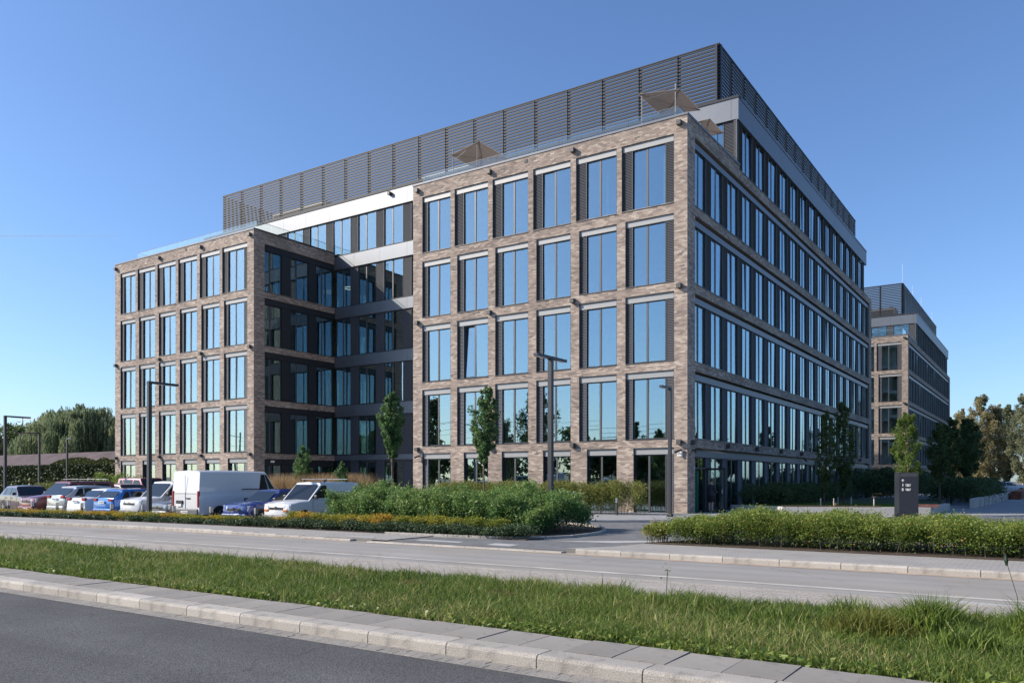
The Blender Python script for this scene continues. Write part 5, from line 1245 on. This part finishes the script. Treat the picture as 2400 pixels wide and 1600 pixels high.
P=np.concatenate([P,np.stack([X2,yf_-.35+3.3*s2,3.2+1.72*s2+.12*r_.random(16000)],1)])
rn=np.clip(r_.beta(2,4,len(P))+np.concatenate([np.zeros(len(X)),np.full(len(X2),.35)]),0,1)
o=foliage('ivy',P,.24,rn,G_IVY,t,seed=91)
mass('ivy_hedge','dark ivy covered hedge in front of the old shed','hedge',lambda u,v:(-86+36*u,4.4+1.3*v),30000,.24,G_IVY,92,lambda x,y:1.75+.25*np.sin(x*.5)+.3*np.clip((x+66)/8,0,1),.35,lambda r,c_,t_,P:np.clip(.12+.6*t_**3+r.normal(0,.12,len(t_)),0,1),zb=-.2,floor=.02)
mass('shrub','light green bush behind the maroon van','shrub',lambda u,v:(-42+5*u,-6+1.5*v),9000,.13,G_LIGHT,93,lambda x,y:1.75+.35*np.sin(x*2.2),.25,zb=0,floor=.02,stray=.3)
# overhead line portal far left
t=thing('railway_portal','thin railway overhead line portal far away behind the lamp posts','portal',(-150,40,0)); m=MB()
for x in (0,13,24): m.box(x-.12,x+.12,-.12,.12,0,13.8,M_STEEL)
m.box(-1,25,-.1,.1,13.3,13.45,M_STEEL); m.box(-1,25,-.1,.1,11.3,11.4,M_STEEL)
for x in range(0,25,3): m.box(x,x+.08,-.05,.05,11.3,13.4,M_STEEL)
m.build('frame',t)
# ================================================================== PERSON AT THE ENTRANCE
def person(x,y,z,rz):
    t=thing('person','woman in dark jacket and black skirt standing at the entrance, her back to the street','person',(x,y,z),rz)
    M_SKIN=mat('skin',(.55,.36,.28),.6); M_JACK=mat('dark_jacket',(.035,.038,.05),.85,noise=.2,nscale=6); M_SKIRT=mat('black_skirt',(.012,.012,.014),.8); M_HAIR=mat('brown_hair',(.10,.045,.025),.7); M_SHOE=mat('black_shoe',(.01,.01,.01),.4)
    def skin(name,vs,es,rs,m,parent,sub=2):
        me=bpy.data.meshes.new(name); me.from_pydata(vs,es,[]); me.materials.append(m); o=bpy.data.objects.new(name,me); COL.objects.link(o); o.parent=parent
        md=o.modifiers.new('skin','SKIN'); 
        for i,r in enumerate(rs): 
            me.skin_vertices[0].data[i].radius=(r if hasattr(r,'__len__') else (r,r)); 
        me.skin_vertices[0].data[0].use_root=True
        sb=o.modifiers.new('sub','SUBSURF'); sb.levels=sub; sb.render_levels=sub; md.use_smooth_shade=True; return o
    # body: pelvis root; facing +y (away), so the back is towards -y
    v=[(0,0,.92),(0,.0,1.10),(0,-.01,1.27),(0,0,1.38),(0,.0,1.46),(0,.01,1.54),(0,.01,1.61)]
    e=[(0,1),(1,2),(2,3),(3,4),(4,5),(5,6)]; r=[(.15,.12),(.135,.10),(.155,.105),(.10,.08),(.048,.05),(.075,.085),(.07,.08)]
    def add(chain,rr,root):
        i=root
        for p,q in zip(chain,rr): v.append(p); r.append(q); e.append((i,len(v)-1)); i=len(v)-1
        return i
    for s in (-1,1):
        add([(s*.09,0,.82),(s*.085,.01,.50),(s*.08,-.01,.46),(s*.085,-.035,.30),(s*.08,-.01,.085),(s*.09,.07,.035),(s*.095,.13,.025)],[.085,.062,.055,.058,.032,.034,.026],0)
        h=add([(s*.165,0,1.375),(s*.225,-.02,1.16),(s*.20,.10,1.00),(s*.16,.20,1.02),(s*.15,.24,1.02)],[.062,.048,.038,.026,.024],3)
        for k in range(4): add([(s*(.165-.018*k),.275+.01*(k in (1,2)),1.025-.004*k),(s*(.16-.018*k),.30+.012*(k in(1,2)),1.01)],[.009,.008],h)
        add([(s*.125,.255,1.035)],[.010],h)
    skin('body',v,e,r,M_SKIN,t)
    m=MB(); rg_=[]
    for z_,a,b in ((.84,.205,.15),(.95,.20,.145),(1.08,.175,.13),(1.20,.19,.14),(1.32,.20,.135),(1.39,.15,.10),(1.43,.08,.075)):
        rg_.append([(a*math.cos(k*PI/8),b*math.sin(k*PI/8),z_) for k in range(16)])
    m.loft(rg_,M_JACK,cap=False); m.build('jacket',t,smooth=True)
    for s in (-1,1):
        m=MB(); m.tube([(s*.15,0,1.38),(s*.23,-.02,1.16),(s*.205,.09,1.01),(s*.17,.17,1.015)],[.075,.066,.055,.042],M_JACK,10); m.build('sleeve',t,smooth=True)
        m=MB(); m.tube([(s*.085,-.06,.04),(s*.09,.05,.04),(s*.095,.16,.03)],[.042,.046,.03],M_SHOE,8); m.build('shoe',t,smooth=True)
    m=MB(); rg_=[]
    for z_,a,b in ((.52,.185,.135),(.70,.19,.145),(.90,.19,.14)): rg_.append([(a*math.cos(k*PI/8),b*math.sin(k*PI/8),z_) for k in range(16)])
    m.loft(rg_,M_SKIRT,cap=False); m.build('skirt',t,smooth=True)
    m=MB(); rg_=[]
    for k in range(7):
        a=-PI/2+PI*(k+.4)/7.2; rg_.append([(.092*math.cos(a)*math.cos(j*PI/6),.012-.012*0+.108*math.cos(a)*math.sin(j*PI/6)-.012,1.60+.105*math.sin(a)) for j in range(12)])
    m.loft(rg_,M_HAIR); m.build('hair',t,smooth=True)
    m=MB()
    for s in (-1,1): m.tube([(s*.082,.03,1.56),(s*.088,.025,1.60)],.014,M_SKIN,6)
    m.tube([(0,.095,1.57),(0,.115,1.565)],.012,M_SKIN,6); m.build('ears_and_nose',t)
    return t
person(.33,2.35,.055,-.35)
# ================================================================== ACROSS THE STREET (seen mirrored in the windows)
for i,(x,y,h,r) in enumerate(((-62,-74,13,3.0),(-52,-70,17,3.6),(-41,-78,12,3),(-20,-96,12,3.4),(-3,-84,13,3.2),(4,-80,15,3.6),(13,-70,12,3.0),(32,-66,12,3.6),(-72,-66,16,3.4))):
    tree('tree across the street mirrored in the office windows',x,y,h,0,.2,.1,r,6000,.45,gm=G_DARKT,bm=M_BARKD,seed=120+i,nl=18,shape='column',name='tree',group='trees across the street')
for i,(x,y,h,r) in enumerate(((44,22,12,4),(48,34,13,4),(43,46,12,4),(50,60,14,4.5),(52,84,14,5),(45,10,11,4))):
    tree('tree across the square mirrored in the long shaded side',x,y,h,0,.2,.08,r,5500,.55,gm=G_LIGHT,bm=M_BARKD,seed=140+i,nl=18,shape='round',name='tree',group='trees across the square')
for (x,y,w,d,h) in ((-34,-110,34,12,6.5),(14,-112,26,12,8)):
    t=thing('warehouse','long low flat roofed building across the street','building',(x,y,0),group='low buildings across the street'); m=MB(); m.box(-w/2,w/2,-d/2,d/2,-.2,h,mat('dull_render',(.10,.10,.11),.9)); m.build('wall',t); m=MB(); m.box(-w/2-.2,w/2+.2,-d/2-.2,d/2+.2,h,h+.3,M_PANEL); m.build('roof',t)
# overhead wires across the street
for i,x in enumerate((-95,-48,-1,46)):
    m=MB(); m.tube([(x,-47,-.2),(x,-47,9.6)],.13,M_PANEL,8); m.tube([(x,-47,8.9),(x,-44.6,9.1)],.04,M_POST,5); o=m.build('catenary_mast'); tag(o,'tall mast carrying overhead wires across the street','mast','catenary masts across the street')
for (y,z,sg,r) in ((-44.8,8.9,1.3,.022),(-44.8,7.2,.06,.02),(-47.8,9.4,1.0,.025),(-46.6,8.2,.9,.02)):
    for x in (-95,-48,-1):
        m=MB(); m.tube([(x+47*f,y,z-sg*4*f*(1-f)) for f in np.linspace(0,1,13)],r,M_BLK,4); o=m.build('overhead_wire'); tag(o,'overhead wire strung between the masts across the street','wire','overhead wires')
# contrail
m=MB(); M_TRAIL=mat('ice_trail',(.9,.92,.95),1.0); nt_=M_TRAIL.node_tree; b_=nt_.nodes['Principled BSDF']; b_.inputs['Alpha'].default_value=.30
D=2600; f_,yw=1899.4,.59
def dirp(u,v,D): 
    c_,s_=math.cos(yw),math.sin(yw); k=(u-1200)/f_; return (14.629+D*(-s_+c_*k),-36.966+D*(c_+s_*k),1.624-D*(v-1126.9)/f_)
pts=[dirp(-160+440*i/12,553-1.6*i/12+.6,D) for i in range(13)]
m.tube(pts,[2.6-1.9*(i/12) for i in range(13)],M_TRAIL,6); o=m.build('contrail'); tag(o,kind='stuff')

mass('tree_belt','',None,lambda u,v:(-95+170*u,-78-6*v),26000,1.0,G_DARKT,200,lambda x,y:6.6+4.2*np.clip(np.sin(x*.23+2.2),-.2,1)+1.2*np.sin(x*.71+1),1.2,kind='stuff',floor=.0,zb=0)
mass('tree_belt','',None,lambda u,v:(40+6*v,2+110*u),22000,1.0,G_LIGHT,201,lambda x,y:9.5-4*np.clip((y-50)/20,0,1)+2.2*np.sin(y*.21)+1.6*np.sin(y*.47+1),1.2,kind='stuff',floor=.0,zb=0)
